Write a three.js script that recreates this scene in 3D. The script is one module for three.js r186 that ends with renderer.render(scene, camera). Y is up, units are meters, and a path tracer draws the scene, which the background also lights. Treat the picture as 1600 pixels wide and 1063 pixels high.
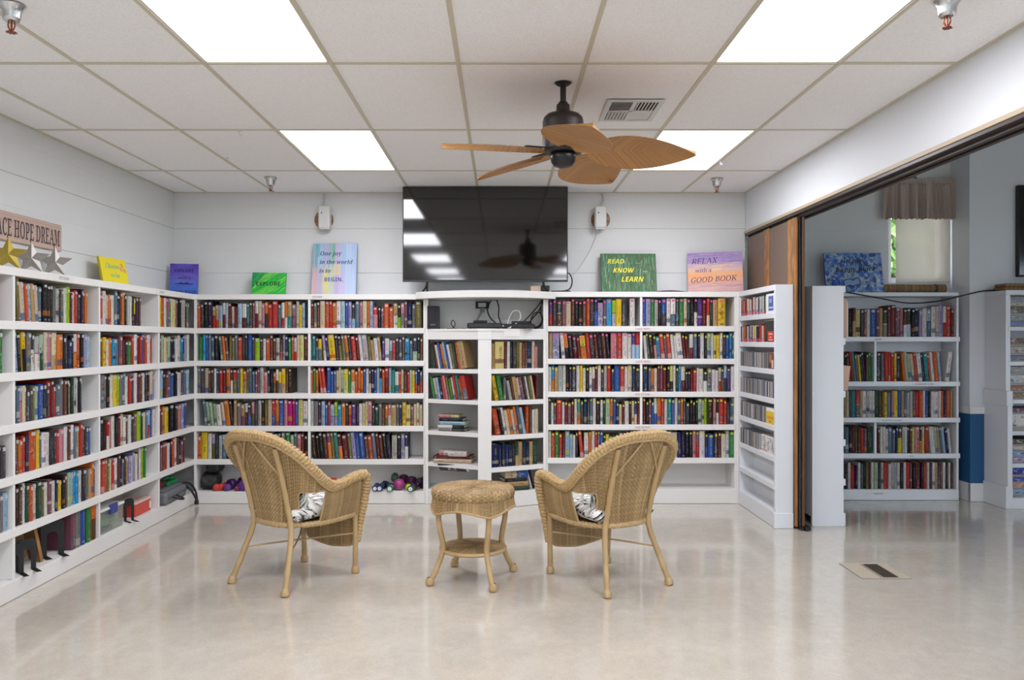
import * as THREE from 'three';
import { mergeGeometries } from 'three/addons/utils/BufferGeometryUtils.js';
import { RoundedBoxGeometry } from 'three/addons/geometries/RoundedBoxGeometry.js';
import { RectAreaLightUniformsLib } from 'three/addons/lights/RectAreaLightUniformsLib.js';

// ---------------------------------------------------------------- camera, sky, light levels
RectAreaLightUniformsLib.init();
const scene = new THREE.Scene();
const EYE = 1.414, FOC = 1256, CX = 783, CY = 532;            // eye height, focal length and vanishing point in pixels of 1600 x 1063
const camera = new THREE.PerspectiveCamera(2 * Math.atan(531.5 / FOC) * 180 / Math.PI, 1600 / 1063, 0.05, 120);
camera.setViewOffset(1600, 1063, 800 - CX, 531.5 - CY, 1600, 1063);
camera.position.set(0, EYE, 0);
camera.lookAt(0, EYE, -1);
const SKY_STRENGTH = 3.6;
scene.background = new THREE.Color(0.72, 0.84, 1.0);
scene.backgroundIntensity = SKY_STRENGTH;
const PANEL_LIGHT = 6.2;                                       // radiance of each fluorescent panel
const PANEL_TINT = new THREE.Color(0.985, 0.99, 1.06);
const renderer = new THREE.WebGLRenderer({ antialias: true });
renderer.toneMapping = THREE.LinearToneMapping;
renderer.toneMappingExposure = 2.02;
renderer.shadowMap.enabled = true;

// ---------------------------------------------------------------- helpers
function rng(seed) { let a = seed >>> 0; return () => { a = (a + 0x6D2B79F5) | 0; let t = Math.imul(a ^ (a >>> 15), 1 | a); t = (t + Math.imul(t ^ (t >>> 7), 61 | t)) ^ t; return ((t ^ (t >>> 14)) >>> 0) / 4294967296; }; }
const V = (x, y, z) => new THREE.Vector3(x, y, z);
const used = {};
function numbered(name) { const n = used[name] = (used[name] ?? -1) + 1; return n ? name + '_' + String(n).padStart(3, '0') : name; }
function shade(m) { m.castShadow = true; m.receiveShadow = true; return m; }
function thing(name, label, category, group, pos = [0, 0, 0], turn = 0) {
  const o = new THREE.Group(); o.name = numbered(name); scene.add(o);
  o.position.set(...pos); o.rotation.y = turn; o.userData = { label, category };
  if (group) o.userData.group = group;
  return o;
}
function part(parent, name, geo, material, label) {
  const m = shade(new THREE.Mesh(Array.isArray(geo) ? mergeGeometries(geo.map(plain)) : geo, material)); m.name = name; parent.add(m);
  if (label) m.userData.label = label;
  return m;
}
function plain(g) { let q = g.index ? g.toNonIndexed() : g; for (const k of Object.keys(q.attributes)) if (!['position', 'normal', 'uv'].includes(k)) q.deleteAttribute(k); return q; }
function structure(name) { const o = new THREE.Group(); o.name = name; o.userData.kind = 'structure'; scene.add(o); return o; }
function box(x0, x1, y0, y1, z0, z1) { const g = new THREE.BoxGeometry(Math.abs(x1 - x0), Math.abs(y1 - y0), Math.abs(z1 - z0)); g.translate((x0 + x1) / 2, (y0 + y1) / 2, (z0 + z1) / 2); return g; }
function rbox(x0, x1, y0, y1, z0, z1, r = 0.003, s = 1) { const w = Math.abs(x1 - x0), h = Math.abs(y1 - y0), d = Math.abs(z1 - z0); const g = new RoundedBoxGeometry(w, h, d, s, Math.min(r, w / 2.1, h / 2.1, d / 2.1)); g.translate((x0 + x1) / 2, (y0 + y1) / 2, (z0 + z1) / 2); return g; }
function meterUV(g) {           // box-like geometry: uv in metres by dominant normal
  const p = g.attributes.position, n = g.attributes.normal, uv = g.attributes.uv;
  for (let i = 0; i < p.count; i++) {
    const ax = Math.abs(n.getX(i)), ay = Math.abs(n.getY(i)), az = Math.abs(n.getZ(i));
    if (ay >= ax && ay >= az) uv.setXY(i, p.getX(i), p.getZ(i)); else if (ax >= az) uv.setXY(i, p.getZ(i), p.getY(i)); else uv.setXY(i, p.getX(i), p.getY(i));
  }
  return g;
}
const D = (x0, x1, y0, y1, d0, d1) => box(x0, x1, y0, y1, -d1, -d0);   // box given by distance from the camera plane
function cyl(r0, r1, h, n = 24) { const g = new THREE.CylinderGeometry(r1, r0, h, n); g.translate(0, h / 2, 0); return g; }
function tube(points, seg, r, rad = 8, closed = false) { return new THREE.TubeGeometry(new THREE.CatmullRomCurve3(points, closed, 'centripetal'), seg, r, rad, closed); }
function sweep(points, seg, rad, rf) {     // tube whose radius rf(t, theta) varies; ends closed
  const c = new THREE.CatmullRomCurve3(points, false, 'centripetal'), fr = c.computeFrenetFrames(seg, false);
  const pos = [], uv = [], idx = [], L = c.getLength();
  for (let i = 0; i <= seg; i++) {
    const t = i / seg, p = c.getPointAt(t), N = fr.normals[i], B = fr.binormals[i];
    for (let j = 0; j <= rad; j++) { const a = j / rad * Math.PI * 2, r = rf(t, a, t * L); const q = p.clone().addScaledVector(N, Math.cos(a) * r).addScaledVector(B, Math.sin(a) * r); pos.push(q.x, q.y, q.z); uv.push(t * L, j / rad * 0.12); }
  }
  for (let i = 0; i < seg; i++) for (let j = 0; j < rad; j++) { const a = i * (rad + 1) + j, b = a + rad + 1; idx.push(a, a + 1, b, b, a + 1, b + 1); }
  for (const [e, i] of [[0, 0], [1, seg]]) { const p = c.getPointAt(e), k = pos.length / 3; pos.push(p.x, p.y, p.z); uv.push(0, 0); for (let j = 0; j < rad; j++) { const a = i * (rad + 1) + j; e ? idx.push(a, a + 1, k) : idx.push(a + 1, a, k); } }
  const g = new THREE.BufferGeometry(); g.setAttribute('position', new THREE.Float32BufferAttribute(pos, 3)); g.setAttribute('uv', new THREE.Float32BufferAttribute(uv, 2)); g.setIndex(idx); g.computeVertexNormals(); return g;
}
const lathe = (pts, n = 32) => new THREE.LatheGeometry(pts.map(([r, y]) => new THREE.Vector2(r, y)), n);
function moved(g, x = 0, y = 0, z = 0, rx = 0, ry = 0, rz = 0) { g.applyMatrix4(new THREE.Matrix4().compose(V(x, y, z), new THREE.Quaternion().setFromEuler(new THREE.Euler(rx, ry, rz)), V(1, 1, 1))); return g; }
function canvas(w, h, draw) { const c = document.createElement('canvas'); c.width = w; c.height = h; draw(c.getContext('2d'), w, h); const t = new THREE.CanvasTexture(c); t.colorSpace = THREE.SRGBColorSpace; t.anisotropy = 8; return t; }
function noiseTex(w, h, fn, srgb = true) { const a = new Uint8Array(w * h * 4); for (let y = 0; y < h; y++) for (let x = 0; x < w; x++) { const c = fn(x, y), i = (y * w + x) * 4; a[i] = c[0]; a[i + 1] = c[1]; a[i + 2] = c[2]; a[i + 3] = 255; } const t = new THREE.DataTexture(a, w, h); t.wrapS = t.wrapT = THREE.RepeatWrapping; t.magFilter = THREE.LinearFilter; t.minFilter = THREE.LinearMipmapLinearFilter; t.generateMipmaps = true; if (srgb) t.colorSpace = THREE.SRGBColorSpace; t.needsUpdate = true; return t; }
const std = (color, roughness = 0.6, extra = {}) => new THREE.MeshStandardMaterial({ color, roughness, ...extra });

// value noise that tiles with period n
function tileNoise(n, seed) { const r = rng(seed), g = Float32Array.from({ length: n * n }, () => r()); const f = (t) => t * t * (3 - 2 * t); return (x, y) => { const xi = Math.floor(x), yi = Math.floor(y), u = f(x - xi), v = f(y - yi), m = (k) => ((k % n) + n) % n; const a = g[m(yi) * n + m(xi)], b = g[m(yi) * n + m(xi + 1)], c = g[m(yi + 1) * n + m(xi)], d = g[m(yi + 1) * n + m(xi + 1)]; return a + (b - a) * u + (c - a) * v + (a - b - c + d) * u * v; }; }

// ---------------------------------------------------------------- materials of the room
const M = {};
{
  const n8 = tileNoise(8, 1), n32 = tileNoise(32, 2), n128 = tileNoise(128, 3), n256 = tileNoise(256, 4);
  const fleck = rng(77), W = 1024, spots = new Float32Array(W * W);
  for (let i = 0; i < 5200; i++) { const x = fleck() * W | 0, y = fleck() * W | 0, l = 2 + fleck() * 8, s = (fleck() < 0.62 ? -1 : 0.8) * (0.25 + fleck() * 0.75), a = (fleck() - 0.5) * 0.9; for (let k = 0; k < l; k++) for (let q = 0; q < 2; q++) spots[((y + Math.round(Math.sin(a) * k) + q + W) % W) * W + (x + Math.round(Math.cos(a) * k)) % W] += s * 0.6; }
  for (let i = 0; i < 60; i++) { const x = fleck() * W | 0, y = fleck() * W | 0; for (let k = 0; k < 2; k++) for (let q = 0; q < 2; q++) spots[((y + q) % W) * W + (x + k) % W] = -4; }
  const floorMap = noiseTex(W, W, (x, y) => { const t = (n8(x / 128, y / 128) - 0.5) * 7 + (n32(x / 32, y / 32) - 0.5) * 6 + (n256(x / 4, y / 4) - 0.5) * 10 + spots[y * W + x] * 13; return [195 + t, 187 + t, 174 + t * 0.95].map((v) => Math.max(0, Math.min(255, v))); });
  const floorRough = noiseTex(256, 256, (x, y) => { const t = 150 + (n8(x / 32, y / 32) - 0.5) * 34 + (n32(x / 8, y / 8) - 0.5) * 20; return [t, t, t]; }, false);
  const floorBump = noiseTex(512, 512, (x, y) => { const t = 128 + (n32(x / 16, y / 16) - 0.5) * 110 + (n128(x / 4, y / 4) - 0.5) * 60; return [t, t, t]; }, false);
  floorMap.repeat.set(1 / 1.22, 1 / 1.22); floorRough.repeat.set(1 / 3.1, 1 / 3.1); floorBump.repeat.set(1 / 0.9, 1 / 0.9);
  M.floor = new THREE.MeshPhysicalMaterial({ map: floorMap, roughness: 0.28, roughnessMap: floorRough, bumpMap: floorBump, bumpScale: 0.00025, clearcoat: 0.6, clearcoatRoughness: 0.07 });
  const paintBump = noiseTex(512, 512, (x, y) => { const t = 120 + (n32(x / 16, y / 16) - 0.5) * 60 + (n128(x / 4, y / 4) - 0.5) * 90 + (n256(x / 2, y / 2) - 0.5) * 60; return [t, t, t]; }, false);
  paintBump.repeat.set(1 / 0.55, 1 / 0.55);
  M.wall = std(new THREE.Color().setRGB(0.70, 0.71, 0.705), 0.55, { bumpMap: paintBump, bumpScale: 0.0016 });
  M.wallSmooth = std(new THREE.Color().setRGB(0.69, 0.71, 0.735), 0.6, { bumpMap: paintBump, bumpScale: 0.0004 });
  const pit = rng(5), ct = new Float32Array(512 * 512).fill(0);
  for (let i = 0; i < 5200; i++) { const x = pit() * 512 | 0, y = pit() * 512 | 0, l = 1 + pit() * 4 | 0, a = pit() * 6.28, s = 10 + pit() * 30; for (let k = 0; k < l; k++) ct[((y + Math.round(Math.sin(a) * k) + 512) % 512) * 512 + ((x + Math.round(Math.cos(a) * k) + 512) % 512)] = s; }
  const tileMap = noiseTex(512, 512, (x, y) => { const t = -ct[y * 512 + x] + (n128(x / 4, y / 4) - 0.5) * 8; return [244 + t, 243 + t, 244 + t]; });
  const tileBump = noiseTex(512, 512, (x, y) => { const t = 190 - ct[y * 512 + x] * 3.4 + (n128(x / 4, y / 4) - 0.5) * 50; return [t, t, t]; }, false);
  tileMap.repeat.set(1 / 0.62, 1 / 0.62); tileBump.repeat.set(1 / 0.62, 1 / 0.62);
  M.tile = std(0xffffff, 0.95, { map: tileMap, bumpMap: tileBump, bumpScale: 0.0015 });
  M.grid = std(new THREE.Color().setRGB(0.60, 0.55, 0.43), 0.5);
  M.white = std(new THREE.Color().setRGB(0.75, 0.735, 0.71), 0.42);
  M.whiteCool = std(new THREE.Color().setRGB(0.71, 0.725, 0.755), 0.42);
  M.backing = std(new THREE.Color().setRGB(0.62, 0.60, 0.58), 0.6);
  M.trim = std(new THREE.Color().setRGB(0.80, 0.80, 0.80), 0.4);
  M.blue = std(new THREE.Color().setRGB(0.016, 0.10, 0.235), 0.5);
  M.black = std(0x141416, 0.5); M.gloss = std(0x0d0d0f, 0.25);
  M.cord = std(0x17171a, 0.55); M.cordWhite = std(0xcfcbc2, 0.5);
  M.chrome = std(0xc9c9c9, 0.22, { metalness: 1 }); M.brass = std(0x8a4a35, 0.35, { metalness: 0.9 });
  M.metalWhite = std(0xd4d4d2, 0.4); M.grayPlastic = std(0x85878c, 0.45);
  M.glass = new THREE.MeshPhysicalMaterial({ color: 0xffffff, roughness: 0, transmission: 1, thickness: 0, ior: 1.5 });
  M.clear = new THREE.MeshPhysicalMaterial({ color: 0xeef2ef, roughness: 0.1, transmission: 0.92, thickness: 0, ior: 1.4 });
  const wood = (a, b, seed, f = 1) => { const m = tileNoise(16, seed), k = tileNoise(64, seed + 1); return noiseTex(256, 512, (x, y) => { const q = 0.5 + 0.5 * Math.sin((m(x / 16, y / 64) * 7 + x / 256 * 22) * f) * 0.8 + (k(x / 4, y / 32) - 0.5) * 0.5; const t = Math.max(0, Math.min(1, q)); return [0, 1, 2].map((i) => a[i] + (b[i] - a[i]) * t); }); };
  M.oak = std(0xffffff, 0.45, { map: wood([122, 82, 44], [166, 118, 66], 21) });
  M.taupe = std(new THREE.Color().setRGB(0.155, 0.105, 0.075), 0.55);
  M.darkwood = std(0xffffff, 0.5, { map: wood([70, 46, 28], [112, 78, 50], 31) });
  M.pinkwood = std(0xffffff, 0.7, { map: wood([176, 148, 132], [204, 178, 160], 41, 0.6) });
  const wk = tileNoise(64, 51), wk2 = tileNoise(32, 52);
  const wickMap = noiseTex(512, 512, (x, y) => { const t = (wk(x / 8, y / 8) - 0.5) * 12 + (wk2(x / 16, y / 16) - 0.5) * 16; return [180 + t, 150 + t * 0.95, 103 + t * 0.8]; });
  wickMap.repeat.set(1 / 0.3, 1 / 0.3);
  M.wicker = std(0xffffff, 0.55, { map: wickMap });
  { const r = rng(88), st = Array.from({ length: 16 }, () => (r() - 0.5) * 46), we = Array.from({ length: 16 }, () => (r() - 0.5) * 40 + 8), fine = tileNoise(64, 53);   // each strand has its own tone; stakes and weft show by turns
    M.weave = std(0xffffff, 0.55, { map: noiseTex(256, 256, (x, y) => { const i = x >> 4, j = y >> 4, t = st[i] * 0.85 + we[j] * 0.3 + ((i + j) & 1 ? 9 : -9) + (fine(x / 4, y / 4) - 0.5) * 14; return [154 + t, 127 + t * 0.94, 86 + t * 0.8]; }) }); }
  M.cane = std(0xffffff, 0.42, { map: noiseTex(128, 128, (x, y) => { const t = (wk(x / 8, y / 8) - 0.5) * 18; return [182 + t, 153 + t, 109 + t]; }) });
}
// ---------------------------------------------------------------- the setting
const XL = -2.95, XR = 2.20, DB = 7.25, CEIL = 2.743, DFAR = 7.36, DREAR = -6.2, XFAR = 7.0, TALL = 3.8;
{
  const f = structure('floor');
  part(f, 'floor_slab', meterUV(D(XL - 0.2, XFAR + 0.2, -0.12, 0, DREAR - 0.2, DFAR + 0.2)), M.floor);
}
// walls of painted blocks: every block its own piece in front of a slab
function blockWall(root, u0, u1, y0, y1, place, seedShift, holes = []) {
  const BW = 0.406, base = 1.62, H = 0.2;
  for (let k = Math.round((y0 - base) / H); base + k * H < y1 - 0.005; k++) {
    const a = base + k * H, ya = a + (k % 2 === 0 ? 0.003 : 0.0003), yb = Math.min(y1, a + H - (k % 2 === 0 ? 0.0003 : 0.003));
    if (yb - ya < 0.02) continue;
    const off = (k % 2 ? 0 : BW / 2) + seedShift;
    for (let u = u0 - ((u0 - off) % BW + BW) % BW; u < u1 - 0.01; u += BW) {
      let spans = [[Math.max(u, u0) + 0.0002, Math.min(u + BW, u1) - 0.0002]];
      for (const [hu0, hu1, hy0, hy1] of holes) if (yb > hy0 && ya < hy1) spans = spans.flatMap(([p, q]) => [[p, Math.min(q, hu0)], [Math.max(p, hu1), q]].filter(([s, e]) => e - s > 0.015));
      for (const [p, q] of spans) if (q - p > 0.015) part(root, 'block', place(p, q, ya, yb), M.wall);
    }
  }
}
{
  const wb = structure('wall_back');
  part(wb, 'wall_slab', [D(XL - 0.15, XR, 0, 1.62, DB, DB + 0.2), D(XL - 0.15, XR, 1.62, TALL, DB + 0.006, DB + 0.2)], M.wall);
  blockWall(wb, XL, XR, 1.62, CEIL, (p, q, a, b) => meterUV(box(p, q, a, b, -DB - 0.06, -DB)), 0);
  const wl = structure('wall_left');
  part(wl, 'wall_slab', [D(XL - 0.2, XL, 0, 1.62, DREAR, DB + 0.2), D(XL - 0.2, XL - 0.006, 1.62, CEIL + 0.2, DREAR, DB + 0.2), D(XL - 0.05, XL, 1.62, CEIL, DREAR, 2.4)], M.wall);
  blockWall(wl, 2.4, DB, 1.62, CEIL, (p, q, a, b) => meterUV(box(XL - 0.06, XL, a, b, -q, -p)), 0.11);
  // the wall between the rooms: header over the wide opening, full height behind the camera
  const wr = structure('wall_right');
  part(wr, 'header', [rbox(XR, XR + 0.14, 2.39, TALL, -DB, 1.6, 0.004)], M.wallSmooth);
  part(wr, 'wall_slab', D(XR, XR + 0.14, 0, TALL, DREAR, -1.6), M.wallSmooth);
  const wrear = structure('wall_rear');
  // rear wall with two wide windows, right room rear wall with one
  const y0 = 0.85, y1 = 2.2;
  part(wrear, 'wall_slab', [D(XL - 0.2, XFAR + 0.2, 0, y0, DREAR - 0.2, DREAR), D(XL - 0.2, XFAR + 0.2, y1, TALL, DREAR - 0.2, DREAR), D(XL - 0.2, -1.9, y0, y1, DREAR - 0.2, DREAR), D(1.3, 3.2, y0, y1, DREAR - 0.2, DREAR), D(6.2, XFAR + 0.2, y0, y1, DREAR - 0.2, DREAR)], M.wallSmooth);
  // far wall of the room on the right: window opening, pilaster bay with a blue dado
  const fw = structure('wall_far');
  const W0 = 3.545, W1 = 4.10, WB = 1.94, WT = 2.82;
  part(fw, 'wall_slab', [D(XR, 4.3, 0, 1.62, DFAR, DFAR + 0.2), D(XR, W0, 1.62, TALL, DFAR + 0.006, DFAR + 0.2), D(W1, 4.3, 1.62, TALL, DFAR + 0.006, DFAR + 0.2), D(W0, W1, 1.62, WB, DFAR + 0.006, DFAR + 0.2), D(W0, W1, WT, TALL, DFAR + 0.006, DFAR + 0.2)], M.wall);
  blockWall(fw, XR + 0.14, 4.115, 1.62, TALL, (p, q, a, b) => meterUV(box(p, q, a, b, -DFAR - 0.06, -DFAR)), 0.07, [[W0, W1, WB, WT]]);
  part(fw, 'pilaster', [D(4.115, XFAR, 0, TALL, 7.06, DFAR + 0.2)], M.wallSmooth);
  const tr = structure('trim_1');
  part(tr, 'dado', [D(4.112, XFAR, 0.16, 0.77, 7.057, 7.059), D(4.112, 4.1145, 0.16, 0.77, 7.057, DFAR)], M.blue, 'deep blue painted lower wall');
  part(tr, 'chair_rail', [rbox(4.104, XFAR, 0.768, 0.828, -7.059, -7.046, 0.004), rbox(4.104, 4.1145, 0.768, 0.828, -DFAR, -7.046, 0.004)], M.trim);
  part(tr, 'skirting', [rbox(4.100, XFAR, 0.001, 0.16, -7.059, -7.042, 0.004), rbox(4.100, 4.1145, 0.001, 0.16, -DFAR, -7.042, 0.004)], M.trim);
  const wside = structure('wall_side');
  const cut = [[-4.6, -1.6], [0.2, 3.4]];
  part(wside, 'wall_slab', [D(XFAR, XFAR + 0.2, 0, 0.8, DREAR, DFAR + 0.2), D(XFAR, XFAR + 0.2, 2.5, TALL, DREAR, DFAR + 0.2), D(XFAR, XFAR + 0.2, 0.8, 2.5, DREAR, -4.6), D(XFAR, XFAR + 0.2, 0.8, 2.5, -1.6, 0.2), D(XFAR, XFAR + 0.2, 0.8, 2.5, 3.4, DFAR + 0.2)], M.wallSmooth);
  const makeWindow = (name, place, w, h, cols) => {          // frame, mullions and panes, local x along the wall
    const g = structure(name); g.position.set(...place.at); g.rotation.y = place.turn;
    part(g, 'window_frame', [box(0, w, 0, 0.05, -0.05, 0.05), box(0, w, h - 0.05, h, -0.05, 0.05), box(0, 0.05, 0.05, h - 0.05, -0.05, 0.05), box(w - 0.05, w, 0.05, h - 0.05, -0.05, 0.05), ...Array.from({ length: cols - 1 }, (_, i) => box(w * (i + 1) / cols - 0.02, w * (i + 1) / cols + 0.02, 0.05, h - 0.05, -0.03, 0.03))], M.trim);
    for (let i = 0; i < cols; i++) part(g, 'pane', new THREE.PlaneGeometry(w / cols - 0.05, h - 0.1).translate(w * (i + 0.5) / cols, h / 2, 0), M.glass);
  };
  makeWindow('window_1', { at: [W0, WB, -DFAR - 0.1], turn: 0 }, W1 - W0, WT - WB, 1);
  makeWindow('window_2', { at: [-1.9, y0, -DREAR + 0.1], turn: 0 }, 3.2, y1 - y0, 4);
  makeWindow('window_3', { at: [3.2, y0, -DREAR + 0.1], turn: 0 }, 3.0, y1 - y0, 4);
  makeWindow('window_4', { at: [XFAR + 0.1, 0.8, 4.6], turn: Math.PI / 2 }, 3.0, 1.7, 3);
  makeWindow('window_5', { at: [XFAR + 0.1, 0.8, -0.2], turn: Math.PI / 2 }, 3.2, 1.7, 3);
  const c2 = structure('ceiling_right');
  part(c2, 'ceiling_slab', D(XR + 0.14, XFAR + 0.2, TALL, TALL + 0.15, DREAR - 0.2, DFAR + 0.2), M.wallSmooth);
}
// suspended ceiling: lay-in tiles, T-bars, wall angle
const COLS = [XL, -2.646, -2.036, -1.426, -0.816, -0.206, 0.404, 1.014, 1.624, XR];
const ROWS = [DB]; for (let d = 6.30; d > DREAR; d -= 1.22) ROWS.push(d); ROWS.push(DREAR);
const isLight = (i, j) => (i === 3 || i === 7) && j >= 1 && j % 2 === 1 && j < 10;   // i column, j row counted from the back wall
{
  const c = structure('ceiling');
  part(c, 'ceiling_slab', D(XL - 0.2, XR, CEIL + 0.16, CEIL + 0.3, DREAR - 0.2, DB + 0.2), M.wallSmooth);
  const r = rng(9), cache = {};
  for (let j = 0; j < ROWS.length - 1; j++) for (let i = 0; i < COLS.length - 1; i++) {
    if (isLight(i, j)) continue;
    const w = COLS[i + 1] - COLS[i], l = ROWS[j] - ROWS[j + 1]; if (w < 0.05 || l < 0.05) continue;
    const key = w.toFixed(3) + '_' + l.toFixed(3) + '_' + (i + j) % 3;
    const g = cache[key] ??= (() => { const q = meterUV(rbox(-w / 2 + 0.004, w / 2 - 0.004, 0, 0.016, -l / 2 + 0.004, l / 2 - 0.004, 0.002)); const uv = q.attributes.uv, s = ((i + j) % 3) * 0.21; for (let k = 0; k < uv.count; k++) uv.setXY(k, uv.getX(k) + s, uv.getY(k) + s * 1.7); return q; })();
    const m = part(c, 'ceiling_tile', g, M.tile);
    m.position.set((COLS[i] + COLS[i + 1]) / 2, CEIL + 0.003 + r() * 0.0015, -(ROWS[j] + ROWS[j + 1]) / 2);
    m.rotation.set((r() - 0.5) * 0.0016, 0, (r() - 0.5) * 0.003);
  }
  for (let i = 1; i < COLS.length - 1; i++) part(c, 'grid_bar', rbox(COLS[i] - 0.0105, COLS[i] + 0.0105, CEIL - 0.0015, CEIL + 0.03, -DB, -DREAR, 0.001), M.grid);
  for (let j = 1; j < ROWS.length - 1; j++) for (let i = 0; i < COLS.length - 1; i++) part(c, 'cross_bar', rbox(COLS[i] + 0.012, COLS[i + 1] - 0.012, CEIL - 0.001, CEIL + 0.028, -ROWS[j] - 0.012, -ROWS[j] + 0.012, 0.001), M.grid);
  part(c, 'wall_angle', [D(XL, XL + 0.018, CEIL - 0.002, CEIL + 0.02, DREAR, DB), D(XR - 0.018, XR, CEIL - 0.002, CEIL + 0.02, DREAR, DB), D(XL, XR, CEIL - 0.002, CEIL + 0.02, DB - 0.018, DB)], M.grid);
}
// fluorescent panels laid into the grid
{
  const glow = new THREE.MeshStandardMaterial({ color: 0xffffff, roughness: 0.6, emissive: PANEL_TINT, emissiveIntensity: 1.25 });
  const where = { 3: ['left', 'right'], 7: ['right', 'left'] };
  for (let j = 1; j < 10; j += 2) for (const i of [3, 7]) {
    const x0 = COLS[i] + 0.012, x1 = COLS[i + 1] - 0.012, d0 = ROWS[j + 1] + 0.012, d1 = ROWS[j] - 0.012, side = where[i][0];
    const far = ['', 'far ' + side + ' bright ceiling light panel, nearer the back wall', '', 'large near ' + side + ' bright ceiling light panel cut by the top edge of the picture', '', side + ' ceiling light panel over the camera', '', side + ' ceiling light panel, first row behind the camera', '', side + ' ceiling light panel, second row behind the camera'][j];
    const t = thing('ceiling_light', far, 'ceiling light', 'fluorescent ceiling panels', [(x0 + x1) / 2, CEIL + 0.004, -(d0 + d1) / 2]);
    const w = x1 - x0, l = d1 - d0;
    part(t, 'diffuser', rbox(-w / 2 + 0.006, w / 2 - 0.006, 0, 0.006, -l / 2 + 0.006, l / 2 - 0.006, 0.002), glow);
    part(t, 'light_housing', [box(-w / 2, w / 2, 0.1, 0.11, -l / 2, l / 2), box(-w / 2, -w / 2 + 0.005, 0, 0.1, -l / 2, l / 2), box(w / 2 - 0.005, w / 2, 0, 0.1, -l / 2, l / 2), box(-w / 2, w / 2, 0, 0.1, -l / 2, -l / 2 + 0.005), box(-w / 2, w / 2, 0, 0.1, l / 2 - 0.005, l / 2)], M.metalWhite);
    const a = new THREE.RectAreaLight(PANEL_TINT, PANEL_LIGHT, w - 0.02, l - 0.02); a.position.set(0, -0.006, 0); a.lookAt(0, -5, 0); a.rotation.set(-Math.PI / 2, 0, 0); t.add(a);
  }
}
// ---------------------------------------------------------------- bookcases
const CASE = {};
function textMat(text, { w = 256, h = 32, font = 'bold 26px serif', color = '#5a5550', bg = '#dedcd6' } = {}) { return std(0xffffff, 0.6, { map: canvas(w, h, (x) => { x.fillStyle = bg; x.fillRect(0, 0, w, h); x.fillStyle = color; x.font = font; x.textAlign = 'center'; x.textBaseline = 'middle'; x.fillText(text, w / 2, h / 2 + 1); }) }); }
function bookcase(key, label, { pos, turn, w, depth, top, topT = 0.046, shelves, lip = 0.046, dividers = [], plinth = 0.106, group, mat = M.white, side = 0.02, ends = [1, 1], overhang = 0, partial = {} }) {
  const t = thing('bookcase', label, 'bookcase', group, pos, turn);
  CASE[key] = { t, pos: V(...pos), turn, shelves: shelves.concat([plinth]), top };
  part(t, 'top_board', rbox(0, w, top - topT, top, -depth, 0.004, 0.003), mat);
  for (const h of shelves) {
    const s = part(t, 'shelf', [rbox(side, w - side, h - 0.02, h, -depth + 0.008, 0, 0.002), rbox(overhang ? 0 : side * 0.5, w - (overhang ? -overhang : side * 0.5), h - lip, h + 0.001, -0.016, 0.004, 0.003)], mat);
    s.userData.h = h;
  }
  if (ends[0]) part(t, 'side_panel', rbox(0, side, 0, top - topT, -depth, 0, 0.002), mat);
  if (ends[1]) part(t, 'side_panel', rbox(w - side, w, 0, top - topT, -depth, 0, 0.002), mat);
  const ys = [top - topT, ...shelves.map((h) => h), plinth];
  for (const [i, x] of dividers.entries()) {
    const rows = partial[i];                 // rows that this divider stands in; all by default
    if (!rows) part(t, 'divider', rbox(x - 0.0105, x + 0.0105, plinth, top - topT, -depth + 0.008, -0.001, 0.002), mat);
    else for (const r of rows) part(t, 'divider', rbox(x - 0.0105, x + 0.0105, ys[r + 1], ys[r] - (r ? lip : 0), -depth + 0.008, -0.001, 0.002), mat);
  }
  part(t, 'back_panel', box(side, w - side, plinth - 0.03, top - topT, -depth, -depth + 0.008), mat);
  part(t, 'plinth', [rbox(0, w, 0.002, plinth, -0.02, 0.006, 0.003), box(side, w - side, plinth - 0.019, plinth, -depth + 0.008, -0.018)], mat);
  return t;
}
const S = (FOC / 6.96), px2x = (px) => (px - CX) / S;          // back bookcases stand with their fronts 6.96 m away
const DL = (px) => FOC * 2.66 / (CX - px);                     // distance of a point on the front of the left bookcase
const L0 = 2.35;
const backShelves = [1.519, 1.237, 0.954, 0.671, 0.383];
bookcase('L', 'long white built-in bookcase along the left wall, running towards the camera', { pos: [-2.66, 0, -L0], turn: Math.PI / 2, w: DB - L0, depth: 0.287, top: 1.813, shelves: backShelves, dividers: [3.46, DL(22.5), DL(156), DL(249)].map((d) => d - L0), ends: [1, 0] });
bookcase('BL', 'white built-in bookcase on the back wall, left of the television', { pos: [-2.66, 0, -6.96], turn: 0, w: 2.006, depth: 0.287, top: 1.813, shelves: backShelves, dividers: [px2x(483) + 2.66], ends: [1, 1] });
bookcase('BR', 'white built-in bookcase on the back wall, right of the television', { pos: [0.388, 0, -6.96], turn: 0, w: 1.652, depth: 0.287, top: 1.835, shelves: [1.536, 1.253, 0.968, 0.683, 0.394], dividers: [px2x(1002) - 0.388], plinth: 0.125, ends: [1, 1] });
{ // the corner fillers where two bookcases meet
  part(CASE.BR.t, 'corner_post', rbox(1.652, 1.672, 0, 1.835, -0.287, 0, 0.002), M.white);
}
bookcase('R', 'narrow white bookcase end jutting forward beside the brown folding partition, holding paperbacks and discs', { pos: [2.06, 0, -6.958], turn: -Math.PI / 2, w: 0.905, depth: 0.13, top: 1.834, shelves: [1.621, 1.40, 1.194, 0.972, 0.768, 0.536, 0.326], lip: 0.04, plinth: 0.121, mat: M.whiteCool, side: 0.018, topT: 0.043 });
part(CASE.R.t, 'end_panel', [rbox(0.905, 0.92, 0, 1.834, -0.134, 0.001, 0.002), rbox(0.9, 0.928, 0.001, 0.115, -0.134, 0.012, 0.003)], M.whiteCool);
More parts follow.
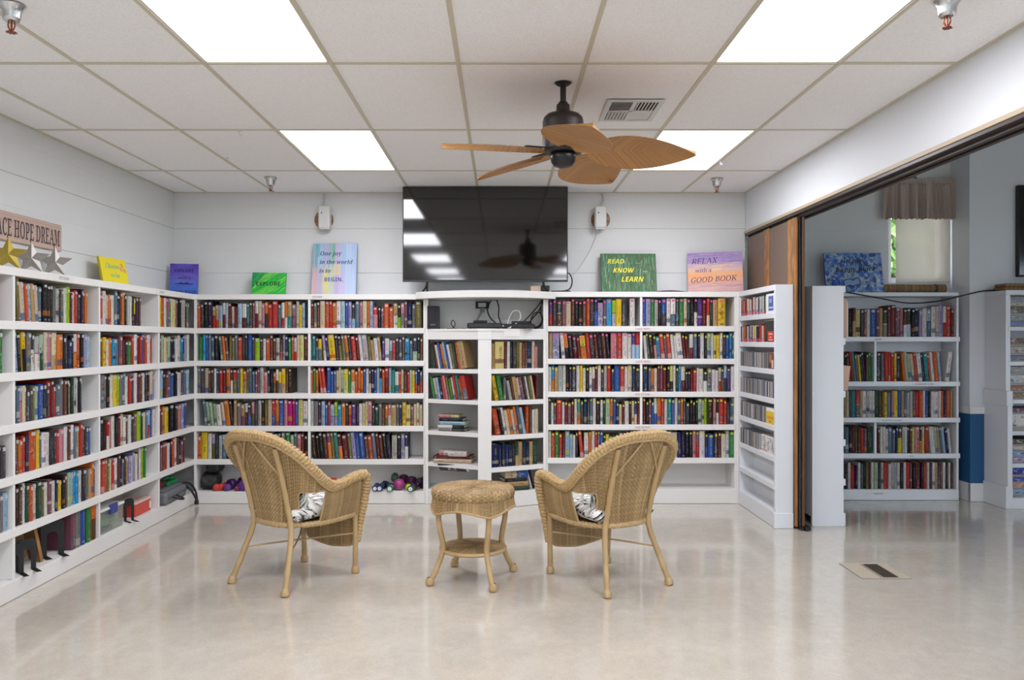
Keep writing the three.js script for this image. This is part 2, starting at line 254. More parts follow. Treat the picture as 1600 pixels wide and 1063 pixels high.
bookcase('P', 'white bookcase seen from its end, beyond the brown folding partition', { pos: [2.60, 0, -6.12], turn: Math.PI / 2, w: 1.1, depth: 0.235, top: 1.828, shelves: [1.43, 1.03, 0.66, 0.36], plinth: 0.1, mat: M.whiteCool, lip: 0.05, ends: [1, 1], overhang: 0.01 });
part(CASE.P.t, 'end_panel', [rbox(-0.014, 0, 0, 1.828, -0.237, 0.002, 0.002)], M.whiteCool);
for (const h of [1.828, 1.43, 1.03, 0.66, 0.36, 0.1]) part(CASE.P.t, 'shelf_nosing', rbox(-0.012, 1.1, h - (h < 0.2 ? 0.098 : 0.05), h, 0, 0.018, 0.002), M.whiteCool);
const SF = FOC / 7.10, fx = (px) => (px - CX) / SF;
const F0 = 2.72, FAR_SHELVES = [1.444, 1.049, 0.730, 0.413];
bookcase('F', 'white bookcase under the curtained window in the far room', { pos: [F0, 0, -7.10], turn: 0, w: fx(1498) - F0, depth: 0.255, top: 1.838, topT: 0.034, shelves: FAR_SHELVES, lip: 0.042, plinth: 0.097, dividers: [fx(1368) - F0], partial: { 0: [1, 3] }, mat: M.whiteCool, overhang: 0.012 });
bookcase('G', 'white cabinet of stacked puzzle and game boxes at the right edge of the picture', { pos: [4.25, 0, -6.77], turn: 0, w: 1.8, depth: 0.285, top: 1.837, topT: 0.04, shelves: [1.527, 1.234, 0.914, 0.649, 0.375], lip: 0.034, plinth: 0.093, mat: M.whiteCool, side: 0.04 });
{ // deeper lower half, moulding and skirting of the game cabinet's side
  const g = CASE.G.t;
  part(g, 'lower_side', [rbox(-0.012, 0.03, 0, 0.90, -0.285, 0.045, 0.003), rbox(-0.012, 1.8, 0.001, 0.093, 0, 0.045, 0.003)], M.whiteCool);
  part(g, 'moulding', [rbox(-0.022, 0.03, 0.86, 0.99, -0.285, 0.05, 0.004)], M.whiteCool);
  part(g, 'skirting', [rbox(-0.03, 0.03, 0.001, 0.19, -0.27, 0.05, 0.003)], M.whiteCool);
}
// shelf labels
function shelfLabel(key, row, x, w, h, text, opt, dy = 0) {
  const c = CASE[key], parent = row < 0 ? c.t.children.find((o) => o.name === 'top_board') : c.t.children.filter((o) => o.name === 'shelf')[row] ?? c.t.children.find((o) => o.name === 'plinth');
  const y = row < 0 ? c.top - 0.022 : row < c.shelves.length - 1 ? c.shelves[row] - 0.022 : 0.06;
  part(parent, 'shelf_label', moved(new THREE.BoxGeometry(w, h, 0.001), x, y + dy, row === c.shelves.length - 1 ? 0.0068 : 0.0048), textMat(text, opt));
}
const redPrint = { color: '#a8485c', font: 'bold 25px serif', w: 320 };
shelfLabel('BL', -1, px2x(496) + 2.66, 0.19, 0.028, '· FICTION ·');
shelfLabel('L', -1, DL(99) - L0, 0.24, 0.03, '· FICTION ·');
shelfLabel('L', -1, DL(252) - L0, 0.19, 0.03, 'FICTION');
shelfLabel('BR', 0, px2x(1004) - 0.388, 0.235, 0.029, '· LARGE PRINT ·', redPrint);
shelfLabel('BR', 1, px2x(1004) - 0.388, 0.235, 0.029, '· LARGE PRINT ·', redPrint);
shelfLabel('BR', 2, px2x(1004) - 0.388, 0.235, 0.029, '· NON-FICTION ·', redPrint);
shelfLabel('BR', 3, px2x(1004) - 0.388, 0.235, 0.029, '· NON-FICTION ·', redPrint);
const greyPrint = { color: '#4d4a55', font: 'bold 22px serif', w: 384, bg: '#dadadd' };
shelfLabel('F', 0, fx(1372) - F0, 0.22, 0.022, '~  HISTORY  ~', greyPrint);
shelfLabel('F', 1, fx(1444) - F0, 0.30, 0.022, '~  COOKBOOKS & DIET  ~', greyPrint);
shelfLabel('F', 2, fx(1393) - F0, 0.25, 0.022, 'DR. MEDICAL & SELF HELP', { ...greyPrint, font: 'bold 19px serif' });
shelfLabel('F', 3, fx(1424) - F0, 0.16, 0.022, '~  TRAVEL  ~', greyPrint);
shelfLabel('F', 4, fx(1372) - F0, 0.22, 0.022, '~  BIOGRAPHY  ~', greyPrint);

// the angled centre unit under the television
const CA = { l: [-0.654, 6.96], a: [-0.19, 6.725], b: [-0.085, 6.725], r: [0.388, 6.96] };
const centre = thing('media_cabinet', 'white angled shelf unit with open cable compartment, under the television', 'cabinet', null, [0, 0, 0]);
{
  const slab = (pts, y0, y1) => { const s = new THREE.Shape(pts.map(([x, d]) => new THREE.Vector2(x, d))); const g = new THREE.ExtrudeGeometry(s, { depth: y1 - y0, bevelEnabled: false, curveSegments: 24 }); g.rotateX(-Math.PI / 2); g.translate(0, y0, 0); return g; };   // shape y = distance -> -z after the turn
  const { l, a, b, r } = CA, B = 7.245;
  const LH = [1.169, 0.907, 0.634, 0.362], RH = [1.174, 0.905, 0.613, 0.345];
  const strip = (p, q, y0, y1, out = 0.0, th = 0.018) => { const dx = q[0] - p[0], dd = q[1] - p[1], n = Math.hypot(dx, dd); const g = rbox(0, n, y0, y1, -th, out, 0.002); g.rotateY(Math.atan2(dd, dx)); g.translate(p[0], 0, -p[1]); return g; };
  for (const h of LH) part(centre, 'shelf', [slab([[l[0] + 0.02, l[1]], a, [a[0], B], [l[0] + 0.02, B]], h - 0.02, h - 0.0005), strip(l, a, h - 0.034, h, 0.003)], M.white);
  for (const h of RH) part(centre, 'shelf', [slab([b, [r[0] - 0.02, r[1]], [r[0] - 0.02, B], [b[0], B]], h - 0.02, h - 0.0005), strip(b, r, h - 0.04, h, 0.003)], M.white);
  part(centre, 'plinth', [strip(l, a, 0.002, 0.13, 0.003), strip(b, r, 0.002, 0.13, 0.003), slab([l, a, b, r, [r[0], B], [l[0], B]], 0.11, 0.129), rbox(a[0] - 0.005, b[0] + 0.005, 0.002, 0.13, -6.74, -6.718)], M.white);
  part(centre, 'centre_post', [rbox(a[0] - 0.004, b[0] + 0.004, 0.12, 1.43, -6.75, -6.72, 0.003), box(-.147, -.129, 0.12, 1.43, -B, -6.745)], M.white);
  part(centre, 'fascia', [strip(l, a, 1.42, 1.492, 0.004), strip(b, r, 1.42, 1.492, 0.004), rbox(a[0] - 0.006, b[0] + 0.006, 1.42, 1.492, -6.74, -6.7155, 0.003)], M.white);
  part(centre, 'compartment_floor', slab([[l[0], 6.955], [a[0] - 0.004, 6.712], [b[0] + 0.004, 6.712], [r[0], 6.955], [r[0], B], [l[0], B]], 1.492, 1.512), M.white);
  for (const x of [l[0] - 0.0, r[0] - 0.018]) part(centre, 'side_panel', [rbox(x, x + 0.018, 0, 1.77, -B, -6.955, 0.002), rbox(x < 0 ? x : x - .006, x < 0 ? x + .024 : x + .018, 0, 1.77, -6.97, -6.945, 0.002)], M.white);
  part(centre, 'back_panel', box(l[0], r[0], 0.1, 1.77, -B - 0.004, -B + 0.004), M.white);
  const bow = [[-0.737, 6.93]]; for (let i = 1; i < 20; i++) { const t = i / 20; bow.push([-0.737 + 1.207 * t, 6.93 - 0.29 * Math.sin(Math.PI * t) ** 0.8]); } bow.push([0.47, 6.93], [0.47, 6.955], [0.385, 6.955], [0.385, B], [-0.65, B], [-0.65, 6.955], [-0.737, 6.955]);
  part(centre, 'bowed_top', slab(bow, 1.772, 1.829), M.white);
  const lab = new THREE.BoxGeometry(0.15, 0.055, 0.001); lab.rotateY(0.453); part(centre, 'paper_notice', moved(lab, 0.09, 1.475, -6.803), textMat('', { bg: '#e6e4e0' }), 'small white paper notice taped below the compartment');
  CASE.CL = { t: centre, pos: V(l[0], 0, -l[1]), turn: -Math.atan2(l[1] - a[1], a[0] - l[0]), shelves: LH.concat([0.13]) };
  CASE.CR = { t: centre, pos: V(b[0], 0, -b[1]), turn: Math.atan2(r[1] - b[1], r[0] - b[0]), shelves: RH.concat([0.13]) };
}
// ---------------------------------------------------------------- books
const INK = { k: ['black', '#1c1b1d'], K: ['charcoal', '#3b3a3e'], e: ['grey', '#7c7b7d'], E: ['light grey', '#b9b8b6'], w: ['white', '#e6e2da'], c: ['cream', '#dccdaa'], t: ['tan', '#bb9b6c'], n: ['brown', '#5e3c2a'], N: ['dark brown', '#35261d'], r: ['red', '#b8302a'], R: ['maroon', '#641c24'], p: ['pink', '#d68a90'], P: ['magenta', '#b5196f'], o: ['orange', '#dd7b2e'], O: ['rust orange', '#c24e2c'], y: ['yellow', '#e5c329'], Y: ['pale yellow', '#e2d186'], l: ['lime green', '#9cc61d'], g: ['green', '#327c3d'], G: ['dark green', '#214435'], a: ['teal', '#2d7f82'], A: ['bright blue', '#2f9fd0'], b: ['blue', '#2f56a2'], B: ['navy', '#1e2b52'], d: ['slate blue', '#566a80'], i: ['light blue', '#a0bed9'], v: ['purple', '#58367e'], V: ['dark purple', '#352440'], h: ['lavender', '#a59bc6'], m: ['mauve', '#7c5262'], x: ['olive', '#6f6a3a'], z: ['pale green', '#a9c2a2'] };
const ATLAS = { n: 0, map: new Map(), c: document.createElement('canvas'), cw: 32, ch: 256 };
ATLAS.c.width = 2048; ATLAS.c.height = 2048; ATLAS.x = ATLAS.c.getContext('2d');
function jitter(hex, r, a = 16) { const c = parseInt(hex.slice(1), 16), q = (r() - 0.5) * a; return 'rgb(' + [c >> 16, (c >> 8) & 255, c & 255].map((v) => Math.round(Math.max(0, Math.min(255, v + q + (r() - 0.5) * a * 0.7)))).join(',') + ')'; }
function spineCell(a, b, variant) {      // a printed spine: cloth or paper colour, a second block, lines of small print
  const key = a + b + variant; if (ATLAS.map.has(key)) return ATLAS.map.get(key);
  const i = ATLAS.n++; if (i >= 512) throw new Error('atlas full');
  const x0 = (i % 64) * 32, y0 = (i / 64 | 0) * 256, x = ATLAS.x, r = rng(1000 + i * 7), W = 32, H = 256;
  const A = jitter(INK[a][1], r), dark = 'kKnNrRGBVvbdmgaxO'.includes(a), pick = (d) => d ? ['#e9e4d6', '#d9c27a', '#f2efe9', '#c9d4de', '#e3a08c'][r() * 5 | 0] : ['#28262a', '#7a1f22', '#26406e', '#3a3029', '#1f4a3c'][r() * 5 | 0];
  x.save(); x.beginPath(); x.rect(x0, y0, W, H); x.clip();
  x.fillStyle = A; x.fillRect(x0, y0, W, H);
  const grain = x.createLinearGradient(x0, y0, x0, y0 + H);
  let split = H;
  if (b) { split = H * (0.42 + r() * 0.22); x.fillStyle = jitter(INK[b][1], r); x.fillRect(x0, y0 + split, W, H - split); if (r() < 0.4) { x.fillStyle = pick(dark); x.fillRect(x0, y0 + split - 3, W, 5); } }
  else if (r() < 0.3) { x.fillStyle = jitter(INK['kwcerbdtnoKy'[r() * 12 | 0]][1], r); const s = H * (0.62 + r() * 0.2); x.globalAlpha = 0.6; x.fillRect(x0, y0 + s, W, H * (0.06 + r() * 0.14)); x.globalAlpha = 1; }
  const ink = pick(dark); x.fillStyle = ink; x.globalAlpha = 0.5;
  const lines = r() < 0.35 ? 2 : 1, t0 = 46 + r() * 20, t1 = 120 + r() * 70;
  for (let q = 0; q < lines; q++) { const lx = x0 + (lines === 1 ? 10 + r() * 4 : 6 + q * 11), lw = lines === 1 ? 6 + r() * 5 : 5; let y = t0; while (y < t1) { const l = 3 + r() * 7; if (r() < 0.86) { x.fillRect(lx + r() * 2, y0 + y, lw - r() * 3, l); } y += l + 2 + r() * 3; } }
  x.globalAlpha = 0.45; let y = t1 + 14; const ye = Math.min(226, t1 + 60); x.fillStyle = r() < 0.5 ? ink : pick(b ? 'kKnNrRGBVvbdmgaxO'.includes(b) : dark); while (y < ye) { const l = 3 + r() * 4; x.fillRect(x0 + 12 + r() * 3, y0 + y, 6 + r() * 3, l); y += l + 2; }
  if (r() < 0.35) { x.globalAlpha = 0.6; x.fillStyle = ['#e8e5de', '#d8d2c4', ink][r() * 3 | 0]; x.beginPath(); x.ellipse(x0 + 16, y0 + 238, 9, 6, 0, 0, 7); x.fill(); }
  if (r() < 0.16) { x.globalAlpha = 0.4; for (let q = 0; q < 14; q++) { x.fillStyle = jitter(INK['kwcerbdtnoKyagO'[r() * 15 | 0]][1], r); x.fillRect(x0 + r() * 24, y0 + 60 + r() * 150, 4 + r() * 10, 5 + r() * 18); } }
  x.restore(); x.globalAlpha = 1;
  x.fillStyle = A; x.fillRect(x0, y0, W, 10);               // plain strip for the boards
  const c = { u0: (x0 + 1) / 2048, u1: (x0 + 31) / 2048, v0: 1 - (y0 + 255) / 2048, v1: 1 - (y0 + 11) / 2048, pu: (x0 + 16) / 2048, pv: 1 - (y0 + 5) / 2048 };
  ATLAS.map.set(key, c); return c;
}
function coverGeo(w, h, dp, cell, round = 0.007) {            // two boards and a rounded spine, as one cover open at the top, tail and fore-edge
  const b = 0.0025, gs = [];
  for (const x of [0, w - b]) { const g = new THREE.BoxGeometry(b, h, dp - round).toNonIndexed(); g.translate(x + b / 2, h / 2, -round - (dp - round) / 2); const uv = g.attributes.uv; for (let i = 0; i < uv.count; i++) uv.setXY(i, cell.pu, cell.pv); gs.push(g); }
  const n = 4, pos = [], uv = [], P = (i, back) => { const t = i / n, z = -round + round * Math.sin(Math.PI * t) ** 0.6; return [w * t, z - (back ? b : 0)]; };
  const quad = (a, bq, c, d, U) => { pos.push(...a, ...bq, ...c, ...a, ...c, ...d); for (const k of [0, 1, 2, 0, 2, 3]) uv.push(U ? U[k][0] : cell.pu, U ? U[k][1] : cell.pv); };
  const U = (t) => cell.u0 + (cell.u1 - cell.u0) * t;
  for (let i = 0; i < n; i++) {
    const [xa, za] = P(i), [xb, zb] = P(i + 1), [, ya] = P(i, 1), [, yb] = P(i + 1, 1);
    quad([xa, 0, za], [xb, 0, zb], [xb, h, zb], [xa, h, za], [[U(i / n), cell.v0], [U((i + 1) / n), cell.v0], [U((i + 1) / n), cell.v1], [U(i / n), cell.v1]]);
    quad([xa, h, za], [xb, h, zb], [xb, h, yb], [xa, h, ya]); quad([xb, 0, zb], [xa, 0, za], [xa, 0, ya], [xb, 0, yb]); quad([xb, 0, yb], [xa, 0, ya], [xa, h, ya], [xb, h, yb]);
  }
  const g = new THREE.BufferGeometry(); g.setAttribute('position', new THREE.Float32BufferAttribute(pos, 3)); g.setAttribute('uv', new THREE.Float32BufferAttribute(uv, 2)); g.computeVertexNormals(); gs.push(g);
  return mergeGeometries(gs);
}
const pagesGeo = (w, h, dp) => box(0.0026, w - 0.0026, 0.004, h - 0.004, -dp + 0.004, -0.0098).toNonIndexed();
const stickerGeo = (w, y, sh) => box(w * 0.22, w * 0.78, y - sh, y, -0.0022, 0.0006).toNonIndexed();
ATLAS.t = new THREE.CanvasTexture(ATLAS.c); ATLAS.t.colorSpace = THREE.SRGBColorSpace; ATLAS.t.anisotropy = 8;
M.cover = new THREE.MeshPhysicalMaterial({ color: 0xd6d6d6, roughness: 0.5, specularIntensity: 0.45, map: ATLAS.t });
M.pages = std(0xd9cdb4, 0.9);
const STICK = { w: std(0xaeadaa, 0.6), p: std(0xc25580, 0.6), y: std(0xbcbb48, 0.6), _: null };
const ORD = 'first second third fourth fifth sixth seventh eighth ninth tenth eleventh twelfth thirteenth fourteenth fifteenth sixteenth seventeenth eighteenth nineteenth'.split(' ');
const ordinal = (n) => n < 19 ? ORD[n] : (() => { const t = (n + 1) / 10 | 0, u = (n + 1) % 10; return u ? ['', '', 'twenty', 'thirty', 'forty'][t] + '-' + ORD[u - 1] : ['', '', 'twentieth', 'thirtieth', 'fortieth'][t]; })();
const ROWNAME = ['top', 'second', 'third', 'fourth', 'fifth', 'sixth'];

// case, row, first and last pixel in the picture, bay, sticker, spines from left to right.
// a token: optional lean ( \ or / ), colour, optional second colour after a dot, + wider, - narrower; _ is a gap
const BAYS = { L0: 'left bookcase bay at picture edge', L1: 'first full bay of left bookcase', L2: 'middle bay of left bookcase', L3: 'corner bay of left bookcase', BLl: 'left half of back-left bookcase', BLr: 'right half of back-left bookcase', BRl: 'left half of back-right bookcase', BRr: 'right half of back-right bookcase', CL: 'left face of centre unit', CR: 'right face of centre unit', F: 'far-room bookcase', Fl: 'left part of far-room bookcase', Fr: 'right part of far-room bookcase' };
const ROWS_OF_BOOKS = [
  ['L', 0, -60, 3, 'L0', 'w', 'e K R n B k p+'],
  ['L', 1, -60, 10, 'L0', 'w', 'r k c G n w i k R g'],
  ['L', 3, -60, 15, 'L0', 'w', 'c K n w r R k K'],
  ['L', 4, -60, 19, 'L0', 'w', 'n e w k A w k P e i'],
  ['L', 0, 25, 142, 'L1', 'w', '\\R \\x \\c+ \\O \\i \\t \\c d+ k+ k+ k e E K e w l+ R w r+ K V R o'],
  ['L', 1, 25, 144, 'L1', 'w', '\\i \\k+ \\y.k e+ K.w E.w+ z.G c p+ c.t+ o++ k K B k w.o O+ k h i'],
  ['L', 2, 25, 135, 'L1', 'w', 'G+ d h.p c K K x z b+ B K r R r d+ e n k t G E w k d'],
  ['L', 3, 25, 147, 'L1', 'w', 'm n o r V O++ y d w+ w K+ K r p+ w n w d t+ r n K b'],
  ['L', 4, 26, 155, 'L1', 'w', 'n N n w G O c G+ x w m+ w B y+ k n z i A A w+ K+ e t o n'],
  ['L', 0, 157, 224, 'L2', 'w', 'G r+ w c o w d B+ n o k E w k y.V V n'],
  ['L', 1, 157, 243, 'L2', 'w', 'm n y w o A+ e m R k g+ r w R r b O w+ r'],
  ['L', 2, 158, 246, 'L2', 'w', 'E e e k w y+ l e d w r K w R n w K k c h'],
  ['L', 3, 157, 247, 'L2', 'w', 'w k k r.w p w k R c w n w K m l+ G c d+ i.r b w'],
  ['L', 4, 158, 232, 'L2', 'w', 'G r+ O x c r w+ n B e K t h w h w R w l+ g'],
  ['L', 0, 250, 299, 'L3', 'w', 'k y O w r.x e c Y+ m k+ E c k e'],
  ['L', 1, 250, 299, 'L3', 'w', 'e m z c t z k B w c A.a+ B h w'],
  ['L', 2, 250, 300, 'L3', 'w', 'E i k n m b+ k w+ n d i'],
  ['L', 3, 251, 296, 'L3', 'w', 'm n o y+ k++ k n p h b+'],
  ['L', 4, 250, 294, 'L3', 'w', 'R m n r+ w k O w n B m R'],
  ['BL', 0, 307, 480, 'BLl', 'w', 'O K k+ V+ t.r t.r i+ w.R i R c R i+ w.R+ a n m w.R c p o.K r+ r++ d w.r o.w t.a+ e.m+ c y i k'],
  ['BL', 1, 309, 480, 'BLl', 'w', 'g+ A b d d k+ \\e \\o \\m x x d O+ K K b+ K l++ K w O+ n n E+ n.r h B g O w.r c Y+ n+'],
  ['BL', 2, 307, 455, 'BLl', 'w', 'e K+ c+ n K w B r+ R o+ K.w r.x+ d y o.t+ e d d m m E+ p+ B k o.x w.R y.e y.t+ n N+'],
  ['BL', 3, 315, 480, 'BLl', 'w', '\\d \\z \\z \\z \\w+ \\c \\o+ \\K t e+ t.m w.n K.b p.x K E k x c+ r.b o b+ p P+ P b Y+ w+'],
  ['BL', 4, 307, 480, 'BLl', 'w', 'o y++ w h.x K E i.d+ k e k d k n k K a k B K d+ i k e g+ z d p R k'],
  ['BL', 0, 485, 659, 'BLr', 'w', 'R e n c+ O+ r o+ w+ i+ b h K.i d+ p c+ o i r.p+ k m O+ O+ t.w+ k.l p.e m B+ e x++'],
  ['BL', 1, 487, 660, 'BLr', 'w', 'a R.d y.d \\h.w \\B \\y++ \\V \\K.x \\x \\o \\K \\r+ \\R \\w \\E++ \\x \\t \\w+ \\t v w+ i.e r K d n A+ d K.z+ B n'],
  ['BL', 2, 484, 660, 'BLr', 'w', 'O g o \\r \\r+ b+ b d c c z y.Y++ g o.c+ O o o b w K.c V b E k.A O r.R+ i a+ w.a+ O c n+ r E y b.r B d.r'],
  ['BL', 3, 485, 660, 'BLr', 'w', 'E e+ V i+ b r i.h+ l.h A+ o+ K o.r v+ K w c Y p+ K G+ e n o.x p.w t++ e B y+ Y+ m c c c'],
  ['BL', 4, 486, 637, 'BLr', 'w', '\\N \\N \\k \\n \\m.o \\x \\a \\R.o \\R+ \\x \\h \\b \\b+ \\n \\O \\d \\R \\n \\k \\K E+ k h B.w'],
  ['BR', 0, 858, 993, 'BRl', 'p', 'v.r K K.n+ m c+ n k k n O K B.b h+ m A+ l.E y+ K _ w+'],
  ['BR', 1, 858, 1000, 'BRl', 'p', 't h++ \\w \\o.k \\k \\K.R \\R \\y.o+ \\r \\K \\R \\k \\n \\k p+ r+ w+ w v.i r.i'],
  ['BR', 2, 857, 1001, 'BRl', 'y', 'w A.o t E+ w k V K+ w y w k w w.m R w K E r+ B b++ r+ w c+ B K+'],
  ['BR', 3, 857, 1001, 'BRl', 'y', 'K w K r++ w R m+ R w a.o+ K B+ K d w N+ w G z+ o b B c R w+ N c B.c R'],
  ['BR', 4, 857, 1001, 'BRl', 'y', 'w O+ g+ r R i+ i w K \\r+ w+ o w r m b G y z+ g K w k w d k w m'],
  ['BR', 0, 1004, 1135, 'BRr', 'p', 'b h+ g E k b.K+ w w.d+ K g+ c G k k.w v+ R r.c G t+ y++'],
  ['BR', 1, 1005, 1149, 'BRr', 'y', '\\w \\K \\N+ \\K.p \\A+ \\r+ \\d \\r+ \\w \\w \\w++ \\R \\R w.R+ d+ k w+ k z+ w Y y+ w K b+ A d'],
  ['BR', 2, 1005, 1149, 'BRr', 'y', 'B++ d o+ w R m R+ k Y.K+ w K A w.R+ K V R r+ w w+ K.w+ e+ w+ w E.r K.x i.K v+ w+'],
  ['BR', 3, 1005, 1149, 'BRr', 'y', 'R k m b w.b o+ r+ w a+ b w d o K K+ k k k z+ E l N++ p k.w r++ r K+ d+'],
  ['BR', 4, 1005, 1149, 'BRr', 'y', 'k w k b w m x w w+ B V k k p m.r w+ k.b b+ K R w+ w g+'],
  ['CL', 0, 0.03, 0.40, 'CL', '_', '\\G \\R \\w \\b \\o \\i \\b \\w \\x \\G \\O \\t+++'],
  ['CL', 1, 0.03, 0.41, 'CL', '_', '\\g \\c \\i \\B \\r \\p \\x \\g \\c \\r \\a \\O \\r.e++'],
  ['CR', 0, 0.02, 0.46, 'CR', '_', 't Y+++ R w K K+ x t n n B+ c p'],
  ['CR', 1, 0.02, 0.46, 'CR', '_', '\\y+ \\g+ e \\E \\n \\t+ \\c \\m+ \\K \\w \\x \\c R'],
  ['CR', 2, 0.02, 0.46, 'CR', '_', '\\O++ \\k \\w \\c \\o \\c \\o \\d \\i O n w c'],
  ['CR', 3, 0.02, 0.46, 'CR', '_', 'B++ B B B B K G.t t+ B B t G+'],
  ['F', 0, 1328, 1493, 'F', 'w', 'k n.t Y+ K m w b++ m t K.e+ n R+ m+ p n.w K.i+ k B+ h w+ i.d+ w+ c h+ w.r r+ R'],
  ['F', 1, 1320, 1366, 'Fl', 'w', '\\k \\n \\r \\d+ \\d \\y \\K \\k m g g'],
  ['F', 1, 1372, 1490, 'Fr', 'w', 'K+ e r+ r r y B+ \\o \\E \\z \\c \\O \\w+ \\B \\a+ \\r \\w \\O+ \\i _ /w+'],
  ['F', 2, 1317, 1491, 'F', '_', 'n t w K a+ r.d+ t w+ E+ w w G+ n x y d+ p y+ b+ t d E E m r+ O+ w b k w+ w+ w O B O+ t'],
  ['F', 3, 1317, 1366, 'Fl', '_', 'K d+ V n n n r m G++'],
  ['F', 3, 1373, 1490, 'Fr', 'w', 'n w w w d+ d+ B K.y+ E w k n Y p++ B.o Y r+ \\w \\w \\z \\t \\d \\i \\B \\w'],
  ['F', 4, 1317, 1492, 'F', '_', 'K K+ w r+ B w d k x n w z+ K E r r w E+ E w k+ w r+ m k R++ k r+ w K w t K m w K w n'],
];
const BOOKS = [];           // every book on the shelves, before it is decided which are single objects
{
  const r = rng(4242);
  for (const [key, row, p0, p1, bay, stick, text] of ROWS_OF_BOOKS) {
    const c = CASE[key], toX = key === 'L' ? (p) => DL(p) - L0 : key === 'F' ? (p) => fx(p) - F0 : key[0] === 'C' ? (p) => p : (p) => px2x(p) - c.pos.x;
    const x0 = toX(p0), x1 = toX(p1), floorY = c.shelves[row];
    const lid = key[0] === 'C' ? (row ? c.shelves[row - 1] - 0.045 : 1.415) : (row ? c.shelves[row - 1] - 0.046 : c.top - 0.046);
    const room = lid - floorY, LEAN = key[0] === 'C' ? 0.20 : 0.10;
    const toks = text.split(' ').map((t) => { const m = t.match(/^([\\/]?)([a-zA-Z_])(?:\.([a-zA-Z]))?([+-]*)$/); if (!m) throw new Error('token ' + t); return { lean: m[1], a: m[2], b: m[3] ?? '', wide: m[4] }; });
    const base = (t) => t.a === '_' ? 1.1 : ({ '': 1, '+': 1.45, '++': 2.0, '+++': 2.9, '-': 0.75 })[t.wide] * (0.88 + r() * 0.24);
    const ws = toks.map(base); let gap = 0;
    toks.forEach((t, i) => { if (t.lean === '\\' && toks[i - 1]?.lean !== '\\') gap += Math.sin(LEAN) * room * 0.8; if (t.lean === '/') gap += Math.sin(LEAN) * room * 0.8; });
    const scale = (x1 - x0 - gap) / ws.reduce((a, b) => a + b, 0);
    let x = x0, n = 0, run = 0.5 + r() * 0.3;
    for (let i = 0; i < toks.length; i++) {
      const t = toks[i], w = ws[i] * scale;
      if (t.a === '_') { x += w; continue; }
      if (r() < 0.2) run = 0.25 + r() * 0.75;
      let h = room * Math.min(0.965, 0.73 + (run + (r() - 0.5) * 0.6) * 0.26); if (t.wide.length > 1) h = Math.min(room * 0.97, h * 1.05);
      if (key === 'F') h = Math.min(h, room * 0.86, 0.235 + r() * 0.03); if (key === 'F' && row === 0) h = Math.min(0.285, room * (0.68 + r() * 0.14));
      const dp = Math.min(0.15 + r() * 0.05, key[0] === 'C' ? 0.15 : 1);
      let lean = 0, px = x;
      if (t.lean === '\\') { lean = LEAN * (0.85 + r() * 0.2); if (toks[i - 1]?.lean !== '\\') x += Math.sin(LEAN) * room * 0.8; px = x; x += w / Math.cos(lean); }
      else if (t.lean === '/') { lean = -LEAN * 1.2; px = x + w * (1 - Math.cos(lean)); x += w / Math.cos(lean) + Math.sin(LEAN) * room * 0.8; }
      else { x += w; lean = (r() - 0.5) * 0.006; }
      if (lean) h = Math.min(h, room * 0.95);
      const z = -0.012 - r() * 0.012;
      const b = { key, row, bay, stick, t, w: w * 0.91, h, dp, lean, x: px, y: floorY + 0.0008 + (lean < 0 ? w * Math.sin(-lean) : 0), z, n: n++, variant: (r() * 5 | 0), tall: h / room };
      const at = V(px + w / 2, floorY + h / 2, z).applyAxisAngle(V(0, 1, 0), c.turn).add(c.pos), d = -at.z;
      const facing = V(0, 0, 1).applyAxisAngle(V(0, 1, 0), c.turn), ray = V(-at.x, 0, d).normalize();
      b.px = CX + FOC * at.x / d; b.py = CY - FOC * (at.y - EYE) / d;
      const hidden = (p, q) => { const inL = p > 352 && p < 476 && q > 676 + Math.max(0, (p - 400)) * 0.5 - Math.min(0, p - 400) * 0.5; const inR = p > 935 && p < 1056 && q > 676 + Math.max(0, 1000 - p) * 0.6 + Math.max(0, p - 1040); return inL || inR; };
      const off = b.px < 2 || b.px > 1598 ? 0 : hidden(b.px, b.py) ? 0.1 : key === 'F' && b.px < 1322 ? 0.2 : 1;
      b.area = w * h * (FOC / d) ** 2 * Math.abs(facing.dot(ray)) * off;
      BOOKS.push(b);
    }
  }
}
const SINGLES = 272;
BOOKS.slice().sort((a, b) => b.area - a.area).forEach((b, i) => { b.single = i < SINGLES; });
const heap = { cover: [], pages: [], w: [], p: [], y: [] };
